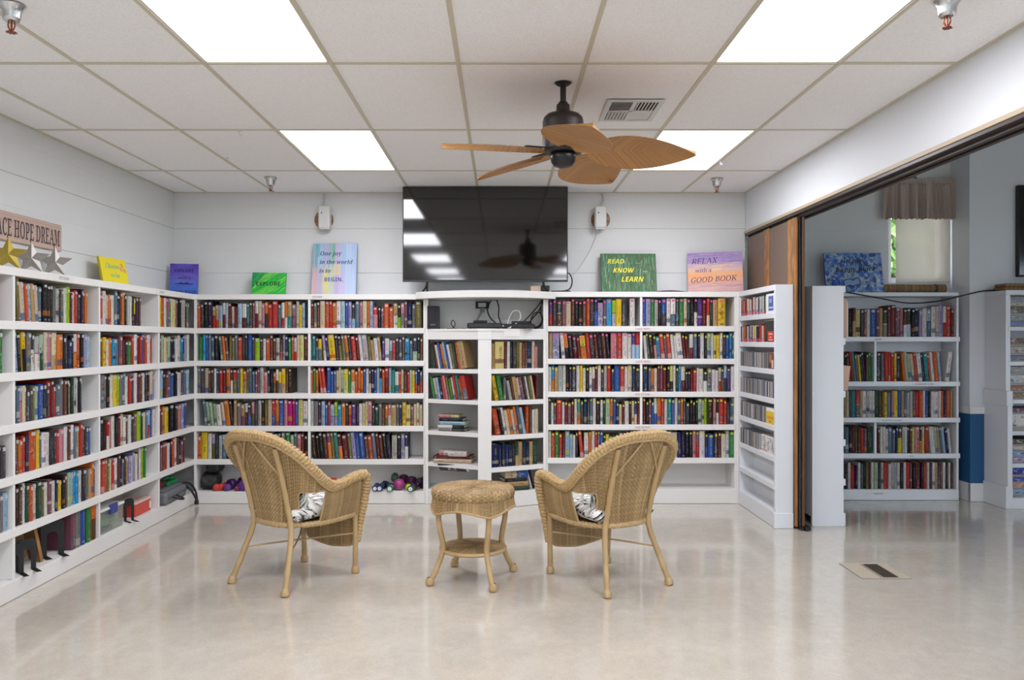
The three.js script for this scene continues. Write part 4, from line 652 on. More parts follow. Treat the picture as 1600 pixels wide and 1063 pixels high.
// wall speakers on wooden discs, with their cables
for (const [x, label, wires] of [[-1.60, 'white wall-mounted speaker on a wooden disc, left of the television', [[0, .0], [.012, .004]]], [.90, 'white wall-mounted speaker on a wooden disc, right of the television', [[-.006, .02], [.012, .012]]]]) {
  const t = thing('wall_speaker', label, 'speaker', 'wall speakers beside the television', [x, 2.51, -7.25]);
  part(t, 'wooden_disc', moved(cyl(.085, .085, .014, 40), x < 0 ? .004 : -.004, -.01, 0, Math.PI / 2), M.oak);
  part(t, 'speaker_bracket', rbox(-.02, .02, -.03, .03, .012, .05, .003), M.metalWhite);
  part(t, 'speaker_body', [rbox(-.052 - x * .018, .052 - x * .018, -.1, .1, .045, .13, .016, 3), rbox(-.045 - x * .018, .045 - x * .018, -.108, -.09, .05, .12, .004)], M.metalWhite);
  part(t, 'speaker_grille', moved(cyl(.006, .006, .004, 12), -.02 - x * .018, .035, .129, Math.PI / 2), M.black);
  for (const [dx, bend] of wires) part(t, 'speaker_cable', tube([V(dx, .232, .006), V(dx + bend, .17, .01), V(dx - bend * .5, .12, .03), V(dx * .6, .095, .07)], 16, .0028, 6), M.cordWhite);
  if (x > 0) part(t, 'loose_cable', tube([V(-.03, -.1, .06), V(-.06, -.2, .02), V(-.13, -.34, .012), V(-.22, -.47, .012), V(-.26, -.5, .03)], 24, .0024, 6), M.cordWhite);
}
// ---------------------------------------------------------------- folding partition and its track
{
  const t = thing('folding_partition', 'brown folding partition with wooden edge strips, folded back against the wall under the header', 'partition');
  part(t, 'track', [rbox(XR - .004, XR + .145, 2.352, 2.39, -DB, 1.6, .003), box(XR + .03, XR + .06, 2.335, 2.352, -DB, 1.6), box(XR + .09, XR + .12, 2.335, 2.352, -DB, 1.6)], std(0x3a302a, .4));
  part(t, 'track_trim', rbox(XR - .012, XR + .004, 2.372, 2.396, -DB, 1.6, .003), std(0xb6a68c, .5));
  const leaf = (d0, d1, x) => part(t, 'panel', rbox(x - .008, x + .004, .03, 2.33, -d1, -d0, .003), M.taupe, 'plain brown panel');
  const stile = (d0, d1, x, m = M.oak) => part(t, 'edge_strip', meterUV(rbox(x - .014, x + .004, .02, 2.335, -d1, -d0, .004)), m, 'wooden edge strip');
  leaf(6.72, 7.2, XR + .012); stile(6.61, 6.72, XR + .012); leaf(6.17, 6.61, XR + .012); stile(6.00, 6.17, XR + .012);
  part(t, 'panel', rbox(XR + .018, XR + .036, .03, 2.335, -7.2, -5.985, .003), M.gloss, 'dark inner fold');
  part(t, 'panel', rbox(XR + .04, XR + .056, .03, 2.335, -7.2, -5.97, .003), M.darkwood, 'outer brown leaf');
  part(t, 'bottom_guide', [rbox(XR + .02, XR + .1, .004, .03, -6.06, -5.96, .004), moved(cyl(.012, .012, .03, 14), XR + .06, .002, -5.95)], M.gloss);
  part(t, 'hanger', [rbox(XR + .02, XR + .05, 2.33, 2.36, -6.14, -6.09, .003), rbox(XR + .02, XR + .05, 2.33, 2.36, -6.69, -6.64, .003)], M.black);
}
// ---------------------------------------------------------------- painted canvases and signs
function picture(name, label, category, group, pos, turn, lean, w, h, draw, edge, roll = 0, res = 512) {
  const t = thing(name, label, category, group); t.position.set(...pos); t.rotation.set(-lean, turn, roll, 'YXZ');
  part(t, 'canvas_edge', rbox(-w / 2, w / 2, 0, h, -.018, -.0005, .002), std(edge, .8));
  part(t, 'painting', box(-w / 2 + .001, w / 2 - .001, .001, h - .001, -.0005, .0004), std(0xffffff, .65, { map: canvas(res, Math.round(res * h / w), draw) }));
  return t;
}
const PG = 'hand-painted canvases on top of the bookcases', brushes = (x, w, h, n, cols, f, seed) => { const r = rng(seed); for (let i = 0; i < n; i++) { x.strokeStyle = cols[r() * cols.length | 0]; x.globalAlpha = .25 + r() * .5; x.lineCap = 'round'; f(x, r, w, h); } x.globalAlpha = 1; };
const written = (x, text, px, py, font, color, tilt = 0) => { x.save(); x.translate(px, py); x.rotate(tilt); x.fillStyle = color; x.font = font; x.textBaseline = 'alphabetic'; x.fillText(text, 0, 0); x.restore(); };
picture('canvas_painting', 'small bright yellow canvas with blue words and pink flowers, leaning on the left wall', 'painting', PG, [-2.80, 1.814, -5.86], 1.44, .20, .31, .205, (x, w, h) => {
  x.fillStyle = '#e3d21f'; x.fillRect(0, 0, w, h); const r = rng(8); for (const [cx, cy] of [[430, 80], [470, 140], [400, 130], [60, 320], [110, 360], [30, 370]]) { for (let k = 0; k < 6; k++) { x.fillStyle = ['#e08a6a', '#d9657a', '#e9a53a'][k % 3]; x.beginPath(); x.ellipse(cx + Math.cos(k) * 18, cy + Math.sin(k) * 18, 13, 9, k, 0, 7); x.fill(); } }
  written(x, 'Choose', 90, 130, 'italic bold 76px serif', '#3f9b94'); written(x, 'to be', 170, 240, 'italic bold 70px serif', '#4fa58e'); written(x, 'happy', 170, 360, 'italic bold 84px serif', '#3a8f93');
}, '#b5a616');
picture('canvas_painting', 'purple fading to blue canvas with dark lettering in the back left corner', 'painting', PG, [-2.785, 1.814, -7.05], .22, .14, .235, .278, (x, w, h) => {
  const g = x.createLinearGradient(0, 0, 0, h); g.addColorStop(0, '#4d2ba0'); g.addColorStop(.45, '#6257b8'); g.addColorStop(.75, '#3f6cc6'); g.addColorStop(1, '#2d62c4'); x.fillStyle = g; x.fillRect(0, 0, w, h); brushes(x, w, h, 120, ['#7a5cc8', '#3a2a90', '#5b84d8'], (x, r) => { x.lineWidth = 6; const y = r() * h; x.beginPath(); x.moveTo(r() * w, y); x.lineTo(r() * w, y + 6); x.stroke(); }, 12);
  x.textAlign = 'center'; x.fillStyle = '#1d1650'; x.font = 'bold 84px sans-serif'; x.fillText('EXPLORE', w / 2, 165); x.font = 'italic 80px serif'; x.fillText('with a', w / 2, 300); x.fillRect(90, 390, w - 180, 14); x.beginPath(); x.moveTo(150, 390); x.quadraticCurveTo(210, 340, 256, 388); x.quadraticCurveTo(300, 340, 362, 390); x.fill(); x.font = 'bold 78px sans-serif'; x.fillStyle = '#141a5c'; x.fillText('GOOD BOOK', w / 2, 575);
}, '#3a2a80', 0);
picture('canvas_painting', 'small green canvas reading EXPLORE in dark letters', 'painting', PG, [px2x(411) - .0, 1.814, -7.10], -.03, .18, .305, .205, (x, w, h) => {
  x.fillStyle = '#23b03a'; x.fillRect(0, 0, w, h); x.fillStyle = '#0d8a4a'; x.beginPath(); x.moveTo(0, 0); x.lineTo(w * .42, 0); x.lineTo(0, h * .75); x.fill(); x.fillStyle = '#7ccf4a'; x.globalAlpha = .75; x.beginPath(); x.moveTo(w * .4, 0); x.lineTo(w * .8, 0); x.lineTo(w * .1, h * .72); x.lineTo(0, h * .75); x.fill(); x.beginPath(); x.moveTo(0, h); x.lineTo(w * .4, h); x.lineTo(w, h * .3); x.lineTo(w, h * .12); x.fill(); x.globalAlpha = 1;
  brushes(x, w, h, 160, ['#10a23c', '#8fe05a', '#2cc444', '#0a7f45'], (x, r) => { x.lineWidth = 3 + r() * 6; const a = r() * w, b = r() * h; x.beginPath(); x.moveTo(a, b); x.lineTo(a + 90, b - 66); x.stroke(); }, 14); written(x, 'EXPLORE', 62, 208, 'bold 88px sans-serif', '#10301c', -.03);
}, '#169a3c', -.02);
picture('canvas_painting', 'tall pastel canvas of dripping colours with a handwritten message about joy', 'painting', PG, [px2x(515), 1.814, -7.12], 0, .16, .395, .475, (x, w, h) => {
  x.fillStyle = '#b3c4dc'; x.fillRect(0, 0, w, h); const cols = ['#6f9ea8', '#8fb2c8', '#a9a3cc', '#7aa88e', '#c2a3c9', '#9cb9e0', '#b6cbe8', '#a7bfe6'], low = ['#d3a7a8', '#b7a8c2', '#d9c58a', '#c9cf9d', '#c7a0c8', '#cbb4dc', '#bccbe9', '#b9cdf0']; const r = rng(19);
  for (let i = 0; i < 260; i++) { const k = r() * 8, top = r() < .5, c = (top ? cols : low)[k | 0]; x.strokeStyle = c; x.globalAlpha = .35; x.lineWidth = 5 + r() * 14; const px = (k / 8) * w; x.beginPath(); x.moveTo(px, top ? 0 : h * (.4 + r() * .2)); x.lineTo(px + (r() - .5) * 6, top ? h * (.3 + r() * .5) : h); x.stroke(); } x.globalAlpha = .5; x.fillStyle = '#4f9fa6'; x.fillRect(48, 10, 34, 150); x.fillStyle = '#6fae93'; x.fillRect(218, 8, 44, 170); x.fillStyle = '#e3cf7c'; x.fillRect(240, 250, 90, 130); x.fillRect(120, 360, 60, 200); x.globalAlpha = 1;
  written(x, 'One joy', 78, 145, 'italic bold 66px serif', '#23476a'); written(x, 'in the world', 78, 245, 'italic bold 62px serif', '#27324a'); written(x, 'is to', 78, 350, 'italic bold 62px serif', '#27324a'); written(x, 'BEGIN.', 140, 455, 'bold 66px sans-serif', '#2f4d8a');
}, '#8d8fb0');
picture('canvas_painting', 'green canvas of grass strokes with yellow lettering: read, know, learn', 'painting', PG, [px2x(988), 1.836, -7.12], 0.02, .18, .495, .36, (x, w, h) => {
  x.fillStyle = '#46683f'; x.fillRect(0, 0, w, h); brushes(x, w, h, 900, ['#2f4f38', '#3f6a48', '#5b7f5a', '#4f8f6a', '#7aa886', '#5a5236', '#6b6148', '#2f7a5a', '#9cc4a4'], (x, r) => { x.lineWidth = 2 + r() * 6; const a = r() * w, b = r() * h, l = 30 + r() * 90; x.beginPath(); x.moveTo(a, b + l); x.quadraticCurveTo(a + 4, b + l / 2, a + (r() - .5) * 24, b); x.stroke(); }, 23);
  written(x, 'READ', 56, 96, 'italic bold 62px sans-serif', '#d8df4a'); written(x, '...', 318, 96, 'italic bold 56px sans-serif', '#8fae84'); written(x, 'KNOW', 106, 182, 'italic bold 62px sans-serif', '#f0e02a'); written(x, '...', 385, 176, 'italic bold 56px sans-serif', '#c9d6b6'); written(x, 'LEARN', 180, 268, 'italic bold 66px sans-serif', '#f3e132');
}, '#35503a');
picture('canvas_painting', 'sunset-coloured canvas in lilac and orange reading RELAX with a GOOD BOOK', 'painting', PG, [px2x(1130) - .03, 1.836, -7.09], -.16, .14, .475, .365, (x, w, h) => {
  const g = x.createLinearGradient(0, 0, 0, h); g.addColorStop(0, '#9f86b8'); g.addColorStop(.3, '#b398be'); g.addColorStop(.42, '#e2bca0'); g.addColorStop(.55, '#eda877'); g.addColorStop(.68, '#e2a58f'); g.addColorStop(.85, '#c79aa0'); g.addColorStop(1, '#cfb0a4'); x.fillStyle = g; x.fillRect(0, 0, w, h);
  brushes(x, w, h, 260, ['#8d7bb0', '#c4a6c4', '#f0b684', '#e79f7c', '#d8b0ac', '#b9909e'], (x, r) => { const y = r() * h, q = Math.floor(y / h * 4); x.strokeStyle = [['#8d78b4', '#b59cc6'], ['#cdb0c8', '#f3c890'], ['#f0a568', '#e8b48c'], ['#c2949c', '#dcb8ac']][q][r() * 2 | 0]; x.lineWidth = 5 + r() * 7; const a = r() * w; x.beginPath(); x.moveTo(a - 60, y + 6); x.quadraticCurveTo(a, y - 8, a + 60, y); x.stroke(); }, 29);
  written(x, 'RELAX', 34, 112, 'italic 74px serif', '#3a2f6a', -.04); written(x, 'with a', 66, 196, 'italic 52px serif', '#3b3468', -.03); written(x, 'GOOD BOOK', 22, 296, 'italic 71px serif', '#33265e', -.04);
}, '#b79ab4', .015);
picture('canvas_painting', 'blue and white dappled canvas reading In my happy place!, in the far room', 'painting', PG, [fx(1341), 1.839, -7.16], .02, .16, .52, .365, (x, w, h) => {
  x.fillStyle = '#6f8fc0'; x.fillRect(0, 0, w, h); const r = rng(37); for (let i = 0; i < 420; i++) { x.fillStyle = ['#1f3fa0', '#2a58b8', '#3f74cc', '#9fb4cc', '#c9d4dc', '#7f9a9a', '#a8b4a4', '#1c3488'][r() * 8 | 0]; x.globalAlpha = .65; x.beginPath(); x.ellipse(r() * w, r() * h, 9 + r() * 24, 6 + r() * 16, r() * 3, 0, 7); x.fill(); } x.globalAlpha = 1;
  written(x, 'In my', 165, 92, 'italic bold 60px serif', '#181b30'); written(x, 'happy place!', 92, 172, 'italic bold 59px serif', '#181b30', -.03); x.strokeStyle = '#161a34'; x.lineWidth = 7; x.lineJoin = 'round'; x.fillStyle = '#7f9fc8'; x.beginPath(); x.moveTo(160, 255); x.quadraticCurveTo(210, 220, 245, 250); x.quadraticCurveTo(270, 222, 300, 232); x.lineTo(306, 290); x.quadraticCurveTo(270, 280, 248, 305); x.quadraticCurveTo(210, 280, 170, 315); x.closePath(); x.fill(); x.stroke();
}, '#2f4f9c');
{ // wooden word sign with hanging stars
  const t = thing('wooden_sign', 'pale wooden sign with dark serif words, hung on the left wall above the bookcase', 'sign', null, [XL + .012, 2.005, -4.865]);
  t.rotation.y = Math.PI / 2;
  part(t, 'sign_board', meterUV(rbox(-.33, .497, 0, .175, -.01, .006, .003)), M.pinkwood);
  const tex = canvas(1024, 183, (x, w, h) => { const g = x; g.fillStyle = '#c4a898'; g.fillRect(0, 0, w, h); const r = rng(66); for (let i = 0; i < 160; i++) { g.fillStyle = r() < .5 ? 'rgba(150,120,108,.18)' : 'rgba(222,200,186,.2)'; g.fillRect(0, r() * h, w, 1 + r() * 3); } g.fillStyle = '#382f36'; g.save(); g.scale(.80, 1.34); g.font = 'bold 116px serif'; g.textBaseline = 'middle'; g.fillText('PEACE HOPE DREAM', 60, 72, 1190); g.restore(); });
  part(t, 'sign_face', box(-.328, .495, .002, .173, .006, .0064), std(0xffffff, .7, { map: tex }));
  const star = (R, th) => { const pos = [], pts = []; for (let k = 0; k < 10; k++) { const a = Math.PI / 2 + k * Math.PI / 5, r = k % 2 ? R * .44 : R; pts.push([Math.cos(a) * r, Math.sin(a) * r, 0]); } for (let k = 0; k < 10; k++) { const a = pts[k], b = pts[(k + 1) % 10]; pos.push(...a, ...b, 0, 0, th, ...b, ...a, 0, 0, -th); } const g = new THREE.BufferGeometry(); g.setAttribute('position', new THREE.Float32BufferAttribute(pos, 3)); g.setAttribute('uv', new THREE.Float32BufferAttribute(new Array(pos.length / 3 * 2).fill(0), 2)); g.computeVertexNormals(); return g; };
  const gold = std(0xb09a45, .42, { metalness: .55 }), silver = std(0xa8a39c, .42, { metalness: .55 });
  for (const [d, m, label, tw] of [[4.69, gold, 'gold faceted star hanging nearest the picture edge under the wooden sign', .5], [4.92, silver, 'silver faceted star hanging in the middle under the wooden sign', .55], [5.18, silver, 'silver and gold faceted star hanging under the right end of the wooden sign', .6]]) {
    const s = thing('hanging_star', label, 'star', 'stars hung from the wooden sign', [XL + .075, 1.915, -d]); s.rotation.y = tw;
    part(s, 'star_body', star(.106, .03), m); part(s, 'hanger_string', tube([V(0, .09, 0), V(-.005, .105, -.005), V(0, .12, -.01)], 8, .0025, 6), M.black);
    if (m === silver && d > 5.2) part(s, 'star_edge', tube([V(.03, .06, .004), V(.07, .0, .006), V(.088, -.07, .004)], 10, .012, 6), gold, 'gold ribbon edge');
  }
}
// ---------------------------------------------------------------- cables and devices under the television
{
  const g = 'devices in the cable compartment', y = 1.5125;
  let t = thing('cable_box', 'low black cable box, left one in the compartment under the television', 'cable box', g, [-.145, y, -6.92]); t.rotation.y = .08;
  part(t, 'box_body', [rbox(-.145, .145, .006, .05, -.1, .1, .004), rbox(-.09, .02, .05, .072, -.09, .09, .004)], M.black); part(t, 'front_panel', rbox(-.138, .138, .012, .044, .1, .103, .001), M.gloss); part(t, 'foot', [-.12, .12].flatMap((x) => [-.08, .08].map((z) => moved(cyl(.01, .01, .007, 10), x, 0, z))), M.black);
  t = thing('cable_box', 'low black cable box, right one in the compartment under the television', 'cable box', g, [.145, y, -6.93]); t.rotation.y = -.1;
  part(t, 'box_body', [rbox(-.14, .14, .006, .042, -.1, .1, .004), rbox(-.05, .1, .042, .066, -.07, .07, .004)], M.black); part(t, 'front_panel', rbox(-.134, .134, .011, .036, .1, .103, .001), M.gloss); part(t, 'indicator', moved(cyl(.006, .006, .004, 12), -.118, .024, .103, Math.PI / 2), M.chrome);
  t = thing('small_speaker', 'dark upright speaker box at the left end of the cable compartment', 'speaker', g, [-.588, y, -7.0]); part(t, 'speaker_body', rbox(-.05, .05, 0, .2, -.07, .07, .004), std(0x2e2c34, .5)); part(t, 'speaker_front', rbox(-.043, .043, .008, .192, .07, .074, .002), std(0x252329, .8)); part(t, 'speaker_logo', rbox(-.02, .02, .03, .042, .074, .0745, .001), std(0x5a565f, .4));
  t = thing('router', 'small white router behind the cable boxes', 'router', g, [.02, y, -7.1]); part(t, 'router_body', rbox(-.11, .11, 0, .085, -.05, .05, .012, 3), M.metalWhite); part(t, 'antenna', [moved(cyl(.005, .004, .06, 8), .09, .08, -.03), moved(cyl(.005, .004, .06, 8), -.09, .08, -.03)], M.metalWhite);
  t = thing('wall_outlet', 'black framed wall socket with a hanging grey plug, high in the cable compartment', 'outlet', g, [-.17, 1.735, -7.236]); part(t, 'outlet_plate', rbox(-.06, .06, -.035, .028, 0, .012, .003), M.black); part(t, 'outlet_face', rbox(-.035, .035, -.022, .016, .012, .016, .002), M.metalWhite); part(t, 'plug', rbox(-.018, .018, -.07, -.03, .01, .05, .004), M.grayPlastic);
  const cord = (label, pts, r, m = M.cord) => { const c = thing('cable', label, 'cable', 'cables around the television'); part(c, 'cable_sheath', tube(pts, 60, r, 8), m); };
  cord('thick grey cable dropping from the wall socket behind the left cable box', [V(-.17, 1.68, -7.19), V(-.2, 1.62, -7.15), V(-.235, 1.55, -7.1), V(-.24, 1.519, -7.06)], .009, std(0x9a968e, .6));
  cord('black cable hanging in a loop into the left cable box', [V(-.09, 1.765, -7.08), V(-.12, 1.69, -7.02), V(-.10, 1.62, -6.98), V(-.06, 1.575, -6.95), V(-.05, 1.566, -6.9)], .0058);
  cord('black cable hanging straight between the two cable boxes', [V(-.035, 1.765, -7.06), V(-.02, 1.7, -7.0), V(-.022, 1.62, -6.96), V(-.005, 1.57, -6.93), V(.01, 1.52, -6.9)], .0058);
  cord('white cable looped in a ring in the middle of the compartment', [V(.055, 1.516, -6.86), V(.06, 1.58, -6.86), V(.1, 1.66, -6.86), V(.15, 1.665, -6.87), V(.165, 1.61, -6.88), V(.12, 1.55, -6.86), V(.075, 1.523, -6.83), V(.06, 1.516, -6.82)], .0058, M.cordWhite);
  cord('black cable slanting from the top right down to the right cable box', [V(.36, 1.768, -7.0), V(.31, 1.70, -6.99), V(.24, 1.62, -6.98), V(.19, 1.57, -6.97), V(.18, 1.55, -6.95)], .0055);
  cord('second black cable slanting down behind the right cable box', [V(.37, 1.768, -7.05), V(.33, 1.67, -7.05), V(.27, 1.6, -7.05), V(.23, 1.54, -7.05), V(.2, 1.517, -7.06)], .0055);
  cord('black cable coiled in wide loops at the right end of the compartment', [V(.355, 1.768, -6.98), V(.345, 1.66, -6.98), V(.355, 1.58, -6.99), V(.31, 1.53, -7.0), V(.26, 1.56, -6.99), V(.28, 1.64, -6.98), V(.33, 1.66, -6.99), V(.362, 1.6, -7.0), V(.34, 1.535, -7.02), V(.29, 1.517, -7.05)], .0058);
  cord('thin dark cable standing in a small loop left of the cable boxes', [V(-.47, 1.516, -6.98), V(-.42, 1.518, -6.98), V(-.40, 1.56, -6.99), V(-.42, 1.59, -7.0), V(-.435, 1.56, -6.99), V(-.40, 1.518, -6.98), V(-.31, 1.515, -6.97)], .004);
  cord('black cable looping out from behind the right edge of the television', [V(.52, 1.95, -6.98), V(.585, 2.0, -7.0), V(.62, 1.94, -7.02), V(.60, 1.865, -7.04), V(.52, 1.843, -7.03), V(.44, 1.84, -7.0), V(.5, 1.84, -6.97), V(.6, 1.841, -6.98)], .0055);
  cord('grey cable arched on the bowed top board under the television', [V(-.02, 1.834, -6.9), V(.05, 1.848, -6.97), V(.15, 1.852, -7.02), V(.24, 1.842, -7.0), V(.29, 1.834, -6.95)], .006, std(0xa9a59c, .5));
  cord('black cable lying along the bookcase top behind the green canvas', [V(.60, 1.842, -7.16), V(.9, 1.842, -7.2), V(1.32, 1.846, -7.2), V(1.52, 1.856, -7.2), V(1.72, 1.842, -7.2)], .006);
  cord('long black cable drooping across the far-room bookcase', [V(2.31, 1.834, -6.3), V(2.55, 1.836, -6.5), V(2.8, 1.844, -6.95), V(3.02, 1.838, -7.06), V(3.3, 1.79, -7.07), V(3.58, 1.742, -7.07), V(3.83, 1.757, -7.06), V(4.06, 1.81, -7.05), V(4.22, 1.846, -7.03), V(4.3, 1.848, -6.95)], .006);
  t = thing('power_adapter', 'tan and grey power adapter on the bowed top board, right of centre under the television', 'adapter', null, [.30, 1.8295, -6.99]); part(t, 'adapter_body', rbox(-.045, .045, 0, .055, -.035, .035, .006, 2), std(0xb9a48f, .5)); part(t, 'adapter_plug', rbox(.045, .12, .01, .06, -.03, .03, .006), M.black);
}
// ---------------------------------------------------------------- compact discs and paperbacks in the narrow bookcase
{
  const c = CASE.R, r = rng(88), place = (g, x, y, z, lean = 0) => { const p = V(x, 0, z).applyAxisAngle(V(0, 1, 0), c.turn).add(c.pos); g.position.set(p.x, y, p.z); g.rotation.set(0, c.turn, lean, 'YXZ'); };
  const XE = .885;                                   // left end (deep) is x = 0, near end is the end panel
  const caseMat = [0x4a4c52, 0x6e7076, 0x8f9298, 0x34363c, 0xa9a8a4, 0x5a5560].map((q) => std(q, .3)), insert = [0xc8c6c0, 0x55565c, 0x8a8e96, 0x2f3036, 0x9f8a78].map((q) => std(q, .5));
  const disc = (w) => { const t = { body: rbox(0, w, 0, .126, -.115, 0, .001), strip: box(w * .2, w * .8, .006, .12, 0, .0004) }; return t; }, shapes = [disc(.0145), disc(.0125), disc(.017)];
  const words = ['third', 'fourth', 'fifth', 'sixth'], ends = [.72, .87, .68, .5];
  for (let k = 0; k < 4; k++) { let x = .02; while (x < ends[k]) { const q = r() * 3 | 0, w = [.0145, .0125, .017][q];
    const t = thing('disc_case', `slim grey disc case packed in the row on the ${words[k]} shelf of the narrow bookcase`, 'disc case', `disc cases on the ${words[k]} shelf of the narrow bookcase`);
    place(t, x, c.shelves[k + 2] + .0008, -.004 - r() * .003); part(t, 'case_body', shapes[q].body, caseMat[r() * 6 | 0]); part(t, 'spine_insert', shapes[q].strip, insert[r() * 5 | 0]); x += w + .0006; } }
  const faced = (name, label, cat, x, row, w, h, th, draw, lean = 0) => { const t = thing(name, label, cat, null); place(t, x, c.shelves[row] + .001, -.004); part(t, 'cover_board', rbox(0, w, 0, h, -th, 0, .002), std(0xd9d7d2, .5)); part(t, 'cover_print', box(.001, w - .001, .001, h - .001, 0, .0005), std(0xffffff, .4, { map: canvas(256, Math.round(256 * h / w), draw) })); };
  const block = (bg, spots) => (x, w, h) => { x.fillStyle = bg; x.fillRect(0, 0, w, h); for (const [col, a, b, q, s] of spots) { x.fillStyle = col; x.fillRect(a * w, b * h, q * w, s * h); } };
  faced('disc_case', 'brown disc case facing out at the near end of the third narrow shelf', 'disc case', .755, 2, .125, .126, .012, block('#6b3d2a', [['#a0674a', .1, .1, .5, .5], ['#d9b79a', .55, .45, .3, .5], ['#3a2018', .1, .7, .3, .2]]));
  faced('disc_case', 'yellow disc case facing out on the fifth narrow shelf', 'disc case', .705, 4, .17, .125, .02, block('#e3c32a', [['#eceae4', 0, 0, 1, .2], ['#d9982a', .05, .5, .9, .2], ['#b86a1a', .3, .8, .4, .08]]));
  faced('picture_card', 'white card with grey sketched figures facing out on the sixth narrow shelf', 'card', .585, 5, .29, .135, .016, (x, w, h) => { x.fillStyle = '#e4e2de'; x.fillRect(0, 0, w, h); const r = rng(90); x.strokeStyle = '#55555a'; x.lineWidth = 2; for (let i = 0; i < 46; i++) { const a = r() * w, b = r() * h * .7 + 6; x.beginPath(); x.ellipse(a, b, 3 + r() * 8, 5 + r() * 16, r(), 0, 7); x.stroke(); x.beginPath(); x.moveTo(a, b); x.lineTo(a + r() * 20 - 10, b + 24); x.stroke(); } x.fillStyle = '#c9a99a'; x.fillRect(0, h * .8, w * .5, h * .12); });
  faced('book', 'white paperback with blue picture facing out at the near end of the top narrow shelf', 'book', .70, 0, .18, .15, .02, block('#dfe1e4', [['#4a5fa0', .3, .12, .62, .76], ['#8fa3cc', .4, .25, .3, .22], ['#c9d2e6', .35, .68, .5, .08]]));
  faced('book', 'black book facing out with a red label on the second narrow shelf', 'book', .665, 1, .22, .165, .03, block('#232326', [['#c93a2e', .32, .5, .6, .46], ['#e7b9ae', .42, .6, .4, .06], ['#e7b9ae', .5, .76, .2, .05], ['#e7b9ae', .42, .88, .42, .05]]));
  const toks = [['n', 'o', 'R', 'p', 'k', 'r', 'w', 'c', 'k', 'w', 'R', 'p', 'w', 'm', 'c', 'w', 'k', 'i', 'w', 'k', 'w', 'G', 'c'], ['B', 'w', 'n', 'o', 'n', 'R', 'c', 'b', 'd', 'w', 'N', 'c', 'y', 'w', 'G', 'k', 'R', 'r', 'O', 'w', 'O']];
  for (let k = 0; k < 2; k++) { let x = .015; const end = k ? .64 : .68, w0 = (end - x) / toks[k].length; toks[k].forEach((a, i) => { const w = w0 * .97, h = .125 + r() * .02, t = thing('paperback', `${INK[a][0]} paperback with pink spine sticker, ${ordinal(i)} from the back on the ${k ? 'second' : 'top'} narrow shelf`, 'book', 'paperbacks in the narrow bookcase');
    place(t, x, c.shelves[k] + .0008, -.006 - r() * .006); part(t, 'cover', coverGeo(w, h, .105, spineCell(a, '', i % 3), .002), M.cover); part(t, 'pages', pagesGeo(w, h, .105), M.pages); part(t, 'spine_sticker', stickerGeo(w, .026, .02), STICK.p); x += w0; }); }
  ATLAS.t.needsUpdate = true;
}
// ---------------------------------------------------------------- puzzle boxes in the cabinet at the right edge
{
  const rows = [[['light tan', '#b9a689', .03], ['dark village', '#5d5648', .075], ['pale landscape', '#8f9aa0', .05], ['blue sky', '#5d78b0', .045]].reverse(), [['brown town', '#6a4b3c', .07], ['crowded white', '#a9a39a', .075], ['blue and grey', '#55657e', .05]].reverse(), [['grey animal', '#8d9490', .07], ['white collage', '#b5b6b8', .09], ['orange sided', '#8a5c48', .06], ['gold brown', '#7a6238', .055]].reverse(), [['purple rimmed', '#5c3a58', .05], ['large white', '#c9c7c2', .14]].reverse(), [['dark starburst', '#4a4136', .06], ['cream', '#c2b69c', .04], ['pale blue', '#7fa0cc', .05], ['lilac', '#9a86b4', .05]].reverse(), [['deep blue', '#26389a', .08], ['indigo', '#3f48a4', .05], ['peach', '#d09a78', .05], ['sky and red', '#8fa8c4', .06]].reverse()], c = CASE.G, r = rng(71);
  rows.forEach((list, k) => { let y = c.shelves[k] + .001; list.forEach(([nm, col, h], i) => {
    const t = thing('puzzle_box', `${nm} puzzle box, ${ordinal(list.length - 1 - i)} from top on the ${ROWNAME[k]} shelf of the right cabinet`, 'puzzle box', `puzzle boxes on the ${ROWNAME[k]} shelf of the right cabinet`, [4.25 + .046 + r() * .01, y, -6.795 - r() * .01]);
    const w = .3 + r() * .06, tex = canvas(256, Math.max(32, Math.round(256 * h / .35)), (x, W, H) => { x.fillStyle = col; x.fillRect(0, 0, W, H); for (let q = 0; q < 60; q++) { x.globalAlpha = .5; x.fillStyle = ['#e9e4d8', '#2f2c34', '#7a5a40', '#c9a060', '#5f7fa8', col][r() * 6 | 0]; x.fillRect(r() * W, r() * H, 5 + r() * 20, 3 + r() * H * .3); } x.globalAlpha = 1; });
    part(t, 'box_lid', rbox(0, w, h * .25, h, -.24, 0, .003), std(col, .45)); part(t, 'box_base', rbox(.003, w - .003, 0, h * .25, -.237, -.003, .002), std(0x9a9690, .6)); part(t, 'side_print', box(.003, w - .003, h * .27, h - .004, 0, .0006), std(0xffffff, .45, { map: tex })); y += h + .001;
    const t2 = thing('puzzle_box', `${['turquoise', 'teal', 'navy'][i % 3]} puzzle box beside the ${nm} one, cut by the right picture edge`, 'puzzle box', `puzzle boxes on the ${ROWNAME[k]} shelf of the right cabinet`, [4.25 + .046 + .37, t.position.y, -6.80]); const m2 = std(['#2f9fb4', '#2b8f8a', '#2a3f7a'][i % 3], .45); part(t2, 'box_lid', rbox(0, .3, h * .25, h, -.24, 0, .003), m2); part(t2, 'box_base', rbox(.003, .297, 0, h * .25, -.237, -.003, .002), std(0x9a9690, .6));
  }); });
}
